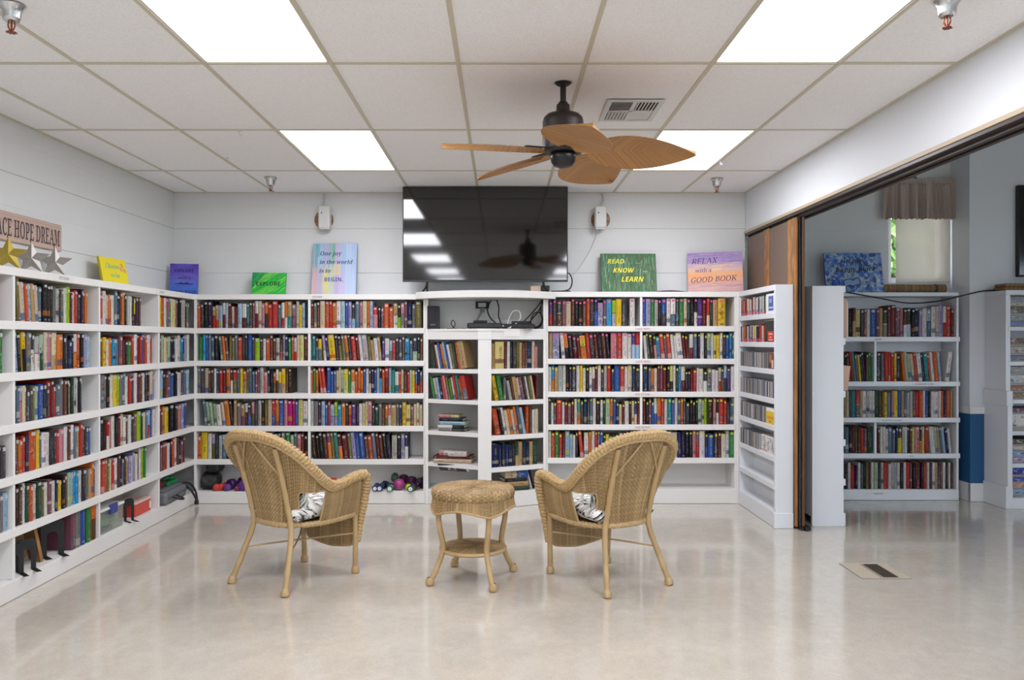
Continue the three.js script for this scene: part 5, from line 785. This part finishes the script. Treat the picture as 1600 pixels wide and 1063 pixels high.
// ---------------------------------------------------------------- far window: shade, valance, rolled mats, conduit
{
  let t = thing('window_shade', 'thin beige roller shade hanging over the far window', 'window shade', null, [3.84, 2.86, -7.345]);
  part(t, 'shade_fabric', rbox(-.235, .262, -.92, .0, -.0015, .0015, .001), new THREE.MeshPhysicalMaterial({ color: 0xd9d2c8, roughness: .66, transmission: .55, thickness: 0 })); part(t, 'roller', moved(cyl(.02, .02, .52, 18), -.245, 0, 0, 0, 0, -Math.PI / 2), M.metalWhite); part(t, 'hem_bar', rbox(-.235, .262, -.93, -.915, -.004, .004, .002), M.metalWhite);
  t = thing('valance', 'gathered taupe fabric valance over the far window', 'curtain', null, [3.79, 2.86, -7.29]);
  const w = .645, cloth = (y0, y1, f, a, flare) => { const nx = 220, ny = 14, pos = [], idx = [], uv = [], r = tileNoise(64, 93); for (const s of [0, 1]) for (let j = 0; j <= ny; j++) for (let i = 0; i <= nx; i++) { const u = i / nx, v = j / ny, ph = u * f + r(u * 12, 3) * 1.6, fold = Math.sin(ph * 6.283) * a * (.35 + .65 * v), q = Math.sin(ph * 2.9 + 1) * a * .6 * v; pos.push((u - .5) * w * (1 + flare * v) + fold * .25, y0 + (y1 - y0) * v + (v > .9 ? Math.sin(ph * 6.283 + 1) * .004 : 0), fold + q - s * .002); uv.push(u, v); } const W = nx + 1, K = W * (ny + 1); for (let j = 0; j < ny; j++) for (let i = 0; i < nx; i++) { const p = j * W + i; idx.push(p, p + W, p + 1, p + 1, p + W, p + W + 1, K + p, K + p + 1, K + p + W, K + p + 1, K + p + W + 1, K + p + W); } const g = new THREE.BufferGeometry(); g.setAttribute('position', new THREE.Float32BufferAttribute(pos, 3)); g.setAttribute('uv', new THREE.Float32BufferAttribute(uv, 2)); g.setIndex(idx); g.computeVertexNormals(); return g; };
  const vm = std(0xb5a49a, .9); part(t, 'valance_skirt', cloth(-.03, -.345, 15, .028, .05), vm); part(t, 'valance_heading', cloth(.02, -.03, 30, .007, 0), vm); part(t, 'curtain_rod', moved(cyl(.009, .009, .66, 14), -.33, -.015, -.028, 0, 0, -Math.PI / 2), M.metalWhite);
  const matTex = canvas(256, 128, (x) => { x.fillStyle = '#8c6b45'; x.fillRect(0, 0, 256, 128); const r = rng(2); for (let i = 0; i < 64; i++) { x.fillStyle = r() < .5 ? '#a5845a' : '#6d5134'; x.fillRect(0, i * 2, 256, 1); } for (let i = 0; i < 20; i++) { x.fillStyle = 'rgba(60,42,24,.4)'; x.fillRect(i * 13, 0, 2, 128); } });
  const mm = std(0xffffff, .8, { map: matTex });
  t = thing('rolled_mat', 'rolled brown woven mat with a black strap, on the bookcase under the far window', 'mat', null, [fx(1438), 1.879, -7.22]);
  const spiral = []; for (let i = 0; i <= 60; i++) { const a = i / 60 * Math.PI * 8, q = .012 + .028 * i / 60; spiral.push([Math.cos(a) * q, Math.sin(a) * q]); } const sh = new THREE.Shape(); spiral.forEach(([a, b], i) => i ? sh.lineTo(a, b) : sh.moveTo(a, b)); spiral.slice().reverse().forEach(([a, b]) => sh.lineTo(a * .9, b * .9));
  const roll = (l) => mergeGeometries([plain(moved(new THREE.CylinderGeometry(.0385, .0385, l, 30), 0, 0, 0, 0, 0, Math.PI / 2)), plain(moved(new THREE.TorusGeometry(.026, .004, 6, 30), l / 2, 0, 0, 0, Math.PI / 2)), plain(moved(new THREE.TorusGeometry(.014, .004, 6, 24), l / 2, 0, 0, 0, Math.PI / 2)), plain(moved(new THREE.TorusGeometry(.036, .003, 6, 30), l / 2, 0, 0, 0, Math.PI / 2))]);
  part(t, 'mat_roll', roll(.56), mm); part(t, 'strap', moved(new THREE.CylinderGeometry(.0405, .0405, .016, 30), .19, 0, 0, 0, 0, Math.PI / 2), M.black);
  t = thing('rolled_mat', 'flat folded brown woven mat on top of the puzzle cabinet at the right edge', 'mat', null, [4.62, 1.838, -6.92]);
  part(t, 'mat_fold', [rbox(-.34, .4, 0, .03, -.08, .08, .013, 3), rbox(-.33, .4, .03, .062, -.08, .08, .013, 3)], mm); part(t, 'strap', rbox(-.05, -.035, -.0005, .064, -.082, .082, .002), M.black);
  t = thing('conduit', 'thin grey pipe running up the far wall behind the curtain top', 'pipe'); part(t, 'pipe', tube([V(3.80, 2.89, -7.345), V(3.68, 3.02, -7.345), V(3.40, 3.34, -7.345)], 14, .010, 8), std(0x9b9da0, .5));
  // folders sticking out of the end bookcase
  for (const [y0, h, lab, tilt] of [[1.432, .30, 'pale pink folders sticking out of the end bookcase, upper shelf', 0], [1.042, .19, 'pale pink folder leaning out of the end bookcase, second shelf', .12]]) { const f = thing('folder', lab, 'folder', 'folders in the end bookcase', [2.532, y0, -6.16]); f.rotation.z = tilt ? -tilt : 0; part(f, 'folder_cover', rbox(0, tilt ? .125 : .118, .001, h, -.025, 0, .002), std(0xc9a491, .8)); part(f, 'folder_paper', rbox(.004, tilt ? .13 : .14, .006, h - .02, -.04, -.026, .002), std(0xd9d0c4, .9)); }
}
// ---------------------------------------------------------------- floor vent
{
  const t = thing('floor_vent', 'flat floor register with dark dusty slots set in the floor on the right', 'vent', null, [2.285, .0005, -4.925]);
  const fm = std(0xb5aa96, .45), w = .145, l = .165;
  part(t, 'register_frame', [rbox(-w, w, 0, .003, -l, -l + .02, .001), rbox(-w, w, 0, .003, l - .02, l, .001), rbox(-w, -.03, 0, .003, -l + .02, l - .02, .001), rbox(.085, w, 0, .003, -l + .02, l - .02, .001)], fm);
  part(t, 'duct', box(-.03, .085, .0002, .0008, -l + .02, l - .02), std(0x231b16, .95));
  for (let k = 0; k < 9; k++) part(t, 'slat', rbox(-.028 + k * .0128, -.022 + k * .0128, .0008, .003, -l + .02, l - .02, .001), k > 1 ? std(0x4a3c31, .8) : fm);
  part(t, 'edge_gap', [box(-w - .003, -w - .0005, 0, .0006, -l, l), box(w + .0005, w + .003, 0, .0006, -l, l), box(-w, w, 0, .0006, l + .0005, l + .003), box(-w, w, 0, .0006, -l - .003, -l - .0005)], std(0x3a3029, .9));
}
// ---------------------------------------------------------------- weights and gear on the bottom shelves
{
  const yB = .107, X = px2x;
  function dumbbell(label, x, y, z, turn, color, r, len, capColor, group, mark) {
    const t = thing('dumbbell', label, 'dumbbell', group, [x, y, z], turn), m = std(color, .38);
    const head = () => lathe([[0, -.03], [r * .78, -.03], [r * .95, -.024], [r, -.012], [r, .012], [r * .95, .024], [r * .78, .03], [0, .03]], 28);
    for (const s of [-1, 1]) { part(t, 'head', moved(head(), 0, r, s * (len / 2 - .03), Math.PI / 2), m); if (capColor) part(t, 'end_cap', moved(cyl(r * .62, r * .6, .003, 24), 0, r, s * (len / 2) - (s < 0 ? .003 : 0), Math.PI / 2), mark && s > 0 ? [std(capColor, .4)][0] : std(capColor, .4)); }
    part(t, 'handle', moved(cyl(r * .42, r * .42, len - .08, 18), 0, r, -(len - .08) / 2, Math.PI / 2), m);
    if (mark) part(t, 'weight_number', moved(new THREE.BoxGeometry(r * .8, r * .8, .0006), 0, r, len / 2 + .0034), textMat(mark, { w: 64, h: 64, font: 'bold 52px sans-serif', color: '#2a3c30', bg: '#e4e6e0' }));
  }
  const G1 = 'dumbbells on the bottom shelf, left bookcase corner', G2 = 'dumbbells on the bottom shelf left of the centre unit';
  dumbbell('red vinyl dumbbell beside the black bundles on the bottom shelf', X(334), yB, -7.03, .3, 0xb8302c, .03, .15, 0, G1);
  dumbbell('second red vinyl dumbbell, just right of the first', X(344), yB, -7.04, -.2, 0xc23a34, .03, .15, 0, G1);
  dumbbell('small purple dumbbell right of the two red ones', X(353), yB, -7.03, .15, 0x5c2f78, .031, .16, 0, G1);
  dumbbell('dark purple dumbbell further back on the bottom shelf', X(362), yB, -7.11, -.5, 0x3a1a52, .046, .19, 0, G1);
  dumbbell('maroon dumbbell in front of the dark purple one', X(368), yB, -7.02, .2, 0x7c2448, .023, .14, 0, G1);
  dumbbell('large purple dumbbell half behind the left armchair', X(379), yB, -7.05, .1, 0x52267a, .048, .2, 0, G1);
  dumbbell('orange red dumbbell seen between the left chair back and arm', X(508), yB, -7.1, .9, 0xd0502a, .05, .19, 0, G1);
  dumbbell('navy dumbbell with white end cap, leftmost by the left chair arm', X(586), yB, -7.02, .02, 0x1a2450, .026, .17, 0xd5d8dc, G2);
  dumbbell('navy dumbbell with white end cap, second beside it', X(594), yB, -7.02, -.03, 0x1a2450, .027, .17, 0xd5d8dc, G2);
  dumbbell('dark navy dumbbell lying behind the navy pair', X(603), yB, -7.08, .5, 0x20203e, .03, .18, 0x9aa2b4, G2);
  dumbbell('green dumbbell with white end cap in the middle of the row', X(609), yB, -7.0, .05, 0x2a7a4c, .027, .17, 0xdfe3d8, G2, '2');
  dumbbell('dark green dumbbell standing out above the row', X(613), yB + .062, -7.12, .1, 0x14402a, .031, .16, 0, G2);
  dumbbell('dark purple dumbbell behind the pink ball', X(634), yB + .03, -7.13, .7, 0x4a1c44, .04, .19, 0, G2);
  dumbbell('green dumbbell with white numbered end cap nearest the shelf front', X(643), yB - .0005, -6.985, -.04, 0x1f5a3c, .029, .17, 0xdfe5e0, G2, '2');
  dumbbell('dark purple dumbbell slanting at the right end of the bottom shelf', X(652), yB, -7.06, -.55, 0x35183a, .03, .19, 0, G2);
  dumbbell('blackish purple dumbbell against the side panel of the bottom shelf', X(657.5), yB + .056, -7.1, -.3, 0x2a1630, .024, .18, 0, G2);
  const ball = (label, x, z, r, color) => { const t = thing('exercise_ball', label, 'ball', 'small balls on the bottom shelf', [x, yB + r, z]); part(t, 'ball_body', new THREE.SphereGeometry(r, 36, 24), std(color, .25)); part(t, 'seam', moved(new THREE.TorusGeometry(r * 1.001, r * .02, 6, 48), 0, 0, 0, .5, .6), std(color, .5)); };
  ball('glossy pink and purple ball among the dumbbells', X(622), -7.02, .05, 0x9a3a78); ball('lime yellow ball in front of the purple dumbbells', X(638), -6.995, .0285, 0xb9c21e);
  // black padded bundles in the corner
  const lump = (w, h, d, seed) => { const g = new THREE.SphereGeometry(.5, 40, 28), p = g.attributes.position, n = tileNoise(16, seed); for (let i = 0; i < p.count; i++) { const x = p.getX(i), y = p.getY(i), z = p.getZ(i), s = 1 + (n(x * 5 + 9, y * 5 + z * 4 + 7) - .5) * .28, q = (v) => Math.sign(v) * Math.pow(Math.abs(v) * 2, .75) / 2; p.setXYZ(i, q(x) * w * s, q(y) * h * s, q(z) * d * s); } g.computeVertexNormals(); return g; };
  const pad = std(0x222326, .6);
  for (const [x, y, w, h, label] of [[X(322), .078, .16, .145, 'black padded bundle on the bottom shelf in the back left corner'], [X(330), .205, .155, .12, 'black padded bundle stacked on top of the other in the back left corner']]) { const t = thing('padded_bundle', label, 'bundle', 'black padded bundles', [x, yB + y, -7.07]); part(t, 'padding', lump(w, h, .17, 71 + (y * 100 | 0)), pad); part(t, 'strap', moved(new THREE.TorusGeometry(h * .5, .008, 8, 40), .012, 0, 0, 0, Math.PI / 2 - .3), M.black); }
  // left bookcase, bottom shelf
  const LX = -2.66;
  function bookend(label, d, h, w, x = LX - .06, m = M.black) { const t = thing('bookend', label, 'bookend', 'black metal bookends', [x, yB + .001, -d]); t.rotation.y = Math.PI / 2 - .75; const s = new THREE.Shape(); s.moveTo(-w / 2, 0); s.lineTo(-w / 2, h - .03); s.quadraticCurveTo(-w / 2, h, -w / 2 + .03, h); s.lineTo(w / 2 - .03, h); s.quadraticCurveTo(w / 2, h, w / 2, h - .03); s.lineTo(w / 2, 0); s.lineTo(w * .24, 0); s.lineTo(w * .24, h * .52); s.quadraticCurveTo(w * .22, h * .66, 0, h * .66); s.quadraticCurveTo(-w * .22, h * .66, -w * .24, h * .52); s.lineTo(-w * .24, 0); s.closePath(); part(t, 'upright', new THREE.ExtrudeGeometry(s, { depth: .003, bevelEnabled: false, curveSegments: 10 }), m); part(t, 'base_plate', [rbox(-w / 2, -w * .24, 0, .002, 0, .1, .0008), rbox(w * .24, w / 2, 0, .002, 0, .1, .0008)], m); }
  bookend('black arched bookend nearest the picture edge on the bottom left shelf', 4.485, .165, .10); bookend('second black arched bookend, just right of the first', 4.575, .175, .105, LX - .045);
  bookend('tall black bookend standing right of the brown wooden board', 4.89, .215, .13, LX - .07); bookend('narrow black bookend between the clear bin and the red box', 5.83, .16, .07, LX - .04);
  { const c = CASE.L, place = (t, d, z, tw = 0) => { t.position.set(LX + z, yB + .001, -d); t.rotation.y = Math.PI / 2 + tw; };
    let t = thing('wooden_board', 'brown wooden board leaning among the bookends on the bottom left shelf', 'board', null); place(t, 4.73, -.05); t.rotation.set(0, Math.PI / 2 - .5, .2, 'YXZ'); part(t, 'board_plank', meterUV(rbox(0, .02, 0, .23, -.12, 0, .002)), M.oak);
    t = thing('cardboard_box', 'tan cardboard box at the back of the bottom left shelf', 'box', null); place(t, 4.55, -.2); part(t, 'carton', [rbox(0, .3, 0, .17, -.06, 0, .003)], std(0x9a7c5c, .85)); part(t, 'carton_flap', rbox(.005, .295, .17, .174, -.055, -.001, .001), std(0xa88a68, .85));
    const big = [['mauve', '#6e4f58', '', 'm', 5.00], ['grey', '', '', 'e', 5.055], ['blue', '', '', 'b', 5.115], ['green', '', '', 'g', 5.185], ['orange', '', 'n', 'o', 5.25]];
    for (const [nm, , b, a, d] of big) { const g = thing('book', `large ${nm} picture book standing on the bottom shelf, first full bay of left bookcase`, 'book', 'large books on the bottom left shelf'); place(g, d, -.01); const w = .056; part(g, 'cover', coverGeo(w, .25, .2, spineCell(a, b, 2), .006), M.cover); part(g, 'pages', pagesGeo(w, .25, .2), M.pages); }
    t = thing('storage_bin', 'clear plastic storage bin with white lid and blue latch on the bottom left shelf', 'bin', null); place(t, 5.37, -.02);
    part(t, 'bin_walls', [rbox(0, .33, 0, .004, -.22, 0, .001), rbox(0, .33, .004, .15, -.004, 0, .001), rbox(0, .33, .004, .15, -.22, -.216, .001), rbox(0, .004, .004, .15, -.216, -.004, .001), rbox(.326, .33, .004, .15, -.216, -.004, .001)], M.clear);
    part(t, 'lid', [rbox(-.008, .338, .15, .166, -.228, .008, .004), rbox(.03, .3, .166, .172, -.19, -.03, .003)], std(0xdfe3dd, .4)); part(t, 'latch', rbox(.12, .22, .115, .182, -.002, .018, .006, 2), std(0x2c3c86, .4), 'blue latch');
    part(t, 'contents', [lump(.2, .08, .16, 5).translate(.12, .06, -.1), lump(.12, .07, .14, 6).translate(.25, .055, -.1)], std(0x62946a, .8)); 
    t = thing('storage_box', 'white lidded plastic box behind the clear bin on the bottom left shelf', 'box', null); place(t, 5.66, -.1); part(t, 'box_walls', rbox(0, .14, 0, .13, -.16, 0, .006), std(0xc9a79c, .5)); part(t, 'lid', rbox(-.005, .145, .13, .15, -.165, .005, .005), std(0xdcdad4, .4));
    t = thing('storage_box', 'small red plastic box with white lid at the end of the bottom left shelf', 'box', null); place(t, 5.93, -.04); part(t, 'box_walls', rbox(0, .27, 0, .088, -.16, 0, .006, 2), std(0xc94433, .4)); part(t, 'lid', rbox(-.006, .276, .088, .104, -.166, .006, .005, 2), std(0xd9b8ac, .4)); part(t, 'handle', rbox(.23, .25, .02, .075, 0, .012, .004), std(0xe0d4cc, .4));
    t = thing('carrying_case', 'grey padded carrying case with black strap in the corner of the bottom left shelf', 'case', null); place(t, 6.33, .03, .05); part(t, 'case_shell', [rbox(0, .46, 0, .1, -.24, 0, .03, 4), rbox(.03, .43, .1, .112, -.2, -.03, .005)], std(0x6a6c72, .55)); part(t, 'zipper', rbox(.004, .456, .05, .054, .0, .002, .001), M.black); part(t, 'handle', tube([V(.12, .05, .0), V(.13, .03, .05), V(.2, .02, .06), V(.21, .05, .0)], 20, .008, 8), M.black); part(t, 'shoulder_strap', [tube([V(.44, .1, -.06), V(.53, .09, -.01), V(.57, .02, .03), V(.565, -.06, .05), V(.53, -.09, .06), V(.50, -.04, .06), V(.48, .03, .03), V(.455, .07, .0)], 40, .009, 8), rbox(.515, .555, -.095, -.06, .04, .07, .006)], M.black);
    t = thing('toy_truck', 'green plastic handle piece lying on the grey case', 'toy', null); place(t, 6.56, -.06); t.position.y = yB + .114; part(t, 'toy_body', [rbox(0, .2, 0, .035, -.1, 0, .01, 3), rbox(.09, .19, .035, .06, -.09, -.01, .012, 3)], std(0x1f8a52, .4)); part(t, 'toy_ring', moved(new THREE.TorusGeometry(.03, .009, 8, 24), .05, .05, -.05, Math.PI / 2 - .4), std(0x1f8a52, .4));
    t = thing('red_pouch', 'dark red pouch on the grey case, left of the green piece', 'pouch', null); place(t, 6.34, -.08); t.position.y = yB + .112; part(t, 'pouch_body', lump(.2, .07, .14, 8).translate(.1, .035, -.05), std(0x8a2f2c, .7)); part(t, 'pouch_flap', rbox(.03, .17, .045, .055, -.02, .03, .004), std(0x742624, .7));
    t = thing('mesh_bag', 'black drawstring bag standing behind the red pouch in the corner bay', 'bag', null); place(t, 6.40, -.13); t.position.y = yB + .112; part(t, 'bag_body', lump(.09, .13, .07, 9).translate(.04, .065, -.02), M.black); part(t, 'drawstring', tube([V(.04, .12, -.02), V(.06, .16, 0), V(.08, .13, .02), V(.07, .1, .03)], 14, .004, 6), M.black);
  }
}
// black folder slipping off the lower left shelf of the centre unit, small charger on the shelf above
{
  const l = CASE.CL, f = (x, z) => V(x, 0, z).applyAxisAngle(V(0, 1, 0), l.turn).add(l.pos), p = f(.13, .02), t = thing('picture_folder', 'black open folder with a grey photograph hanging under the pile of white books', 'folder', null);
  t.position.set(p.x, l.shelves[3] - .005, p.z); t.rotation.set(.75, l.turn + .1, 0, 'YXZ'); part(t, 'folder_board', rbox(0, .25, -.09, 0, -.004, 0, .001), M.gloss); part(t, 'photograph', box(.08, .16, -.085, -.012, .0, .001), std(0xffffff, .4, { map: canvas(64, 64, (x) => { x.fillStyle = '#77736f'; x.fillRect(0, 0, 64, 64); const r = rng(4); for (let i = 0; i < 40; i++) { x.fillStyle = ['#c9c5c0', '#3a3836', '#97928c'][r() * 3 | 0]; x.beginPath(); x.arc(r() * 64, r() * 64, 3 + r() * 7, 0, 7); x.fill(); } }) }));
  part(t, 'page', rbox(.25, .275, -.085, .01, -.003, -.001, .0008), M.metalWhite);
}
// ---------------------------------------------------------------- outside: lawn, hedge and trees beyond the windows
{
  const g = new THREE.Group(); g.name = 'lawn'; g.userData = { kind: 'structure' }; scene.add(g); part(g, 'grass_ground', box(-40, 50, -.4, -.13, -40, 40), std(0x77786a, 1));
  const leafG = new THREE.CircleGeometry(.06, 5), leafM = [std(0x6d8f3f, .9), std(0x88a85a, .9), std(0xb3bd7a, .9)];
  const bush = (label, x, z, rx, ry, n, seed) => { const t = thing('garden_tree', label, 'tree', 'trees outside the windows', [x, -.13, z]); part(t, 'trunk', sweep([V(0, 0, 0), V(.05, .7, 0), V(-.03, 1.5, .05)], 12, 10, (q) => .09 - .04 * q), std(0x5c4a38, .9)); const r = rng(seed), im = [0, 1, 2].map((k) => { const m = new THREE.InstancedMesh(leafG, leafM[k], n); m.name = 'foliage'; m.userData.kind = 'stuff'; shade(m); t.add(m); return m; }); const q = new THREE.Quaternion(), e = new THREE.Euler(), mt = new THREE.Matrix4(); im.forEach((m) => { for (let i = 0; i < n; i++) { const a = r() * 6.28, b = Math.acos(2 * r() - 1), s = (.55 + .45 * r()); e.set(r() * 6, r() * 6, r() * 6); mt.compose(V(Math.sin(b) * Math.cos(a) * rx * s, 2.1 + Math.cos(b) * ry * s, Math.sin(b) * Math.sin(a) * rx * s), q.setFromEuler(e), V(1, 1, 1).multiplyScalar(1 + r())); m.setMatrixAt(i, mt); } }); };
  bush('pale leafy tree outside the far window', 5.5, -11.6, 1.3, 1.35, 1500, 5); bush('leafy tree outside the side windows', 12, 1, 1.6, 1.4, 700, 6); bush('leafy tree outside the rear windows', -1, 12, 1.6, 1.4, 700, 7);
}
renderer.render(scene, camera);
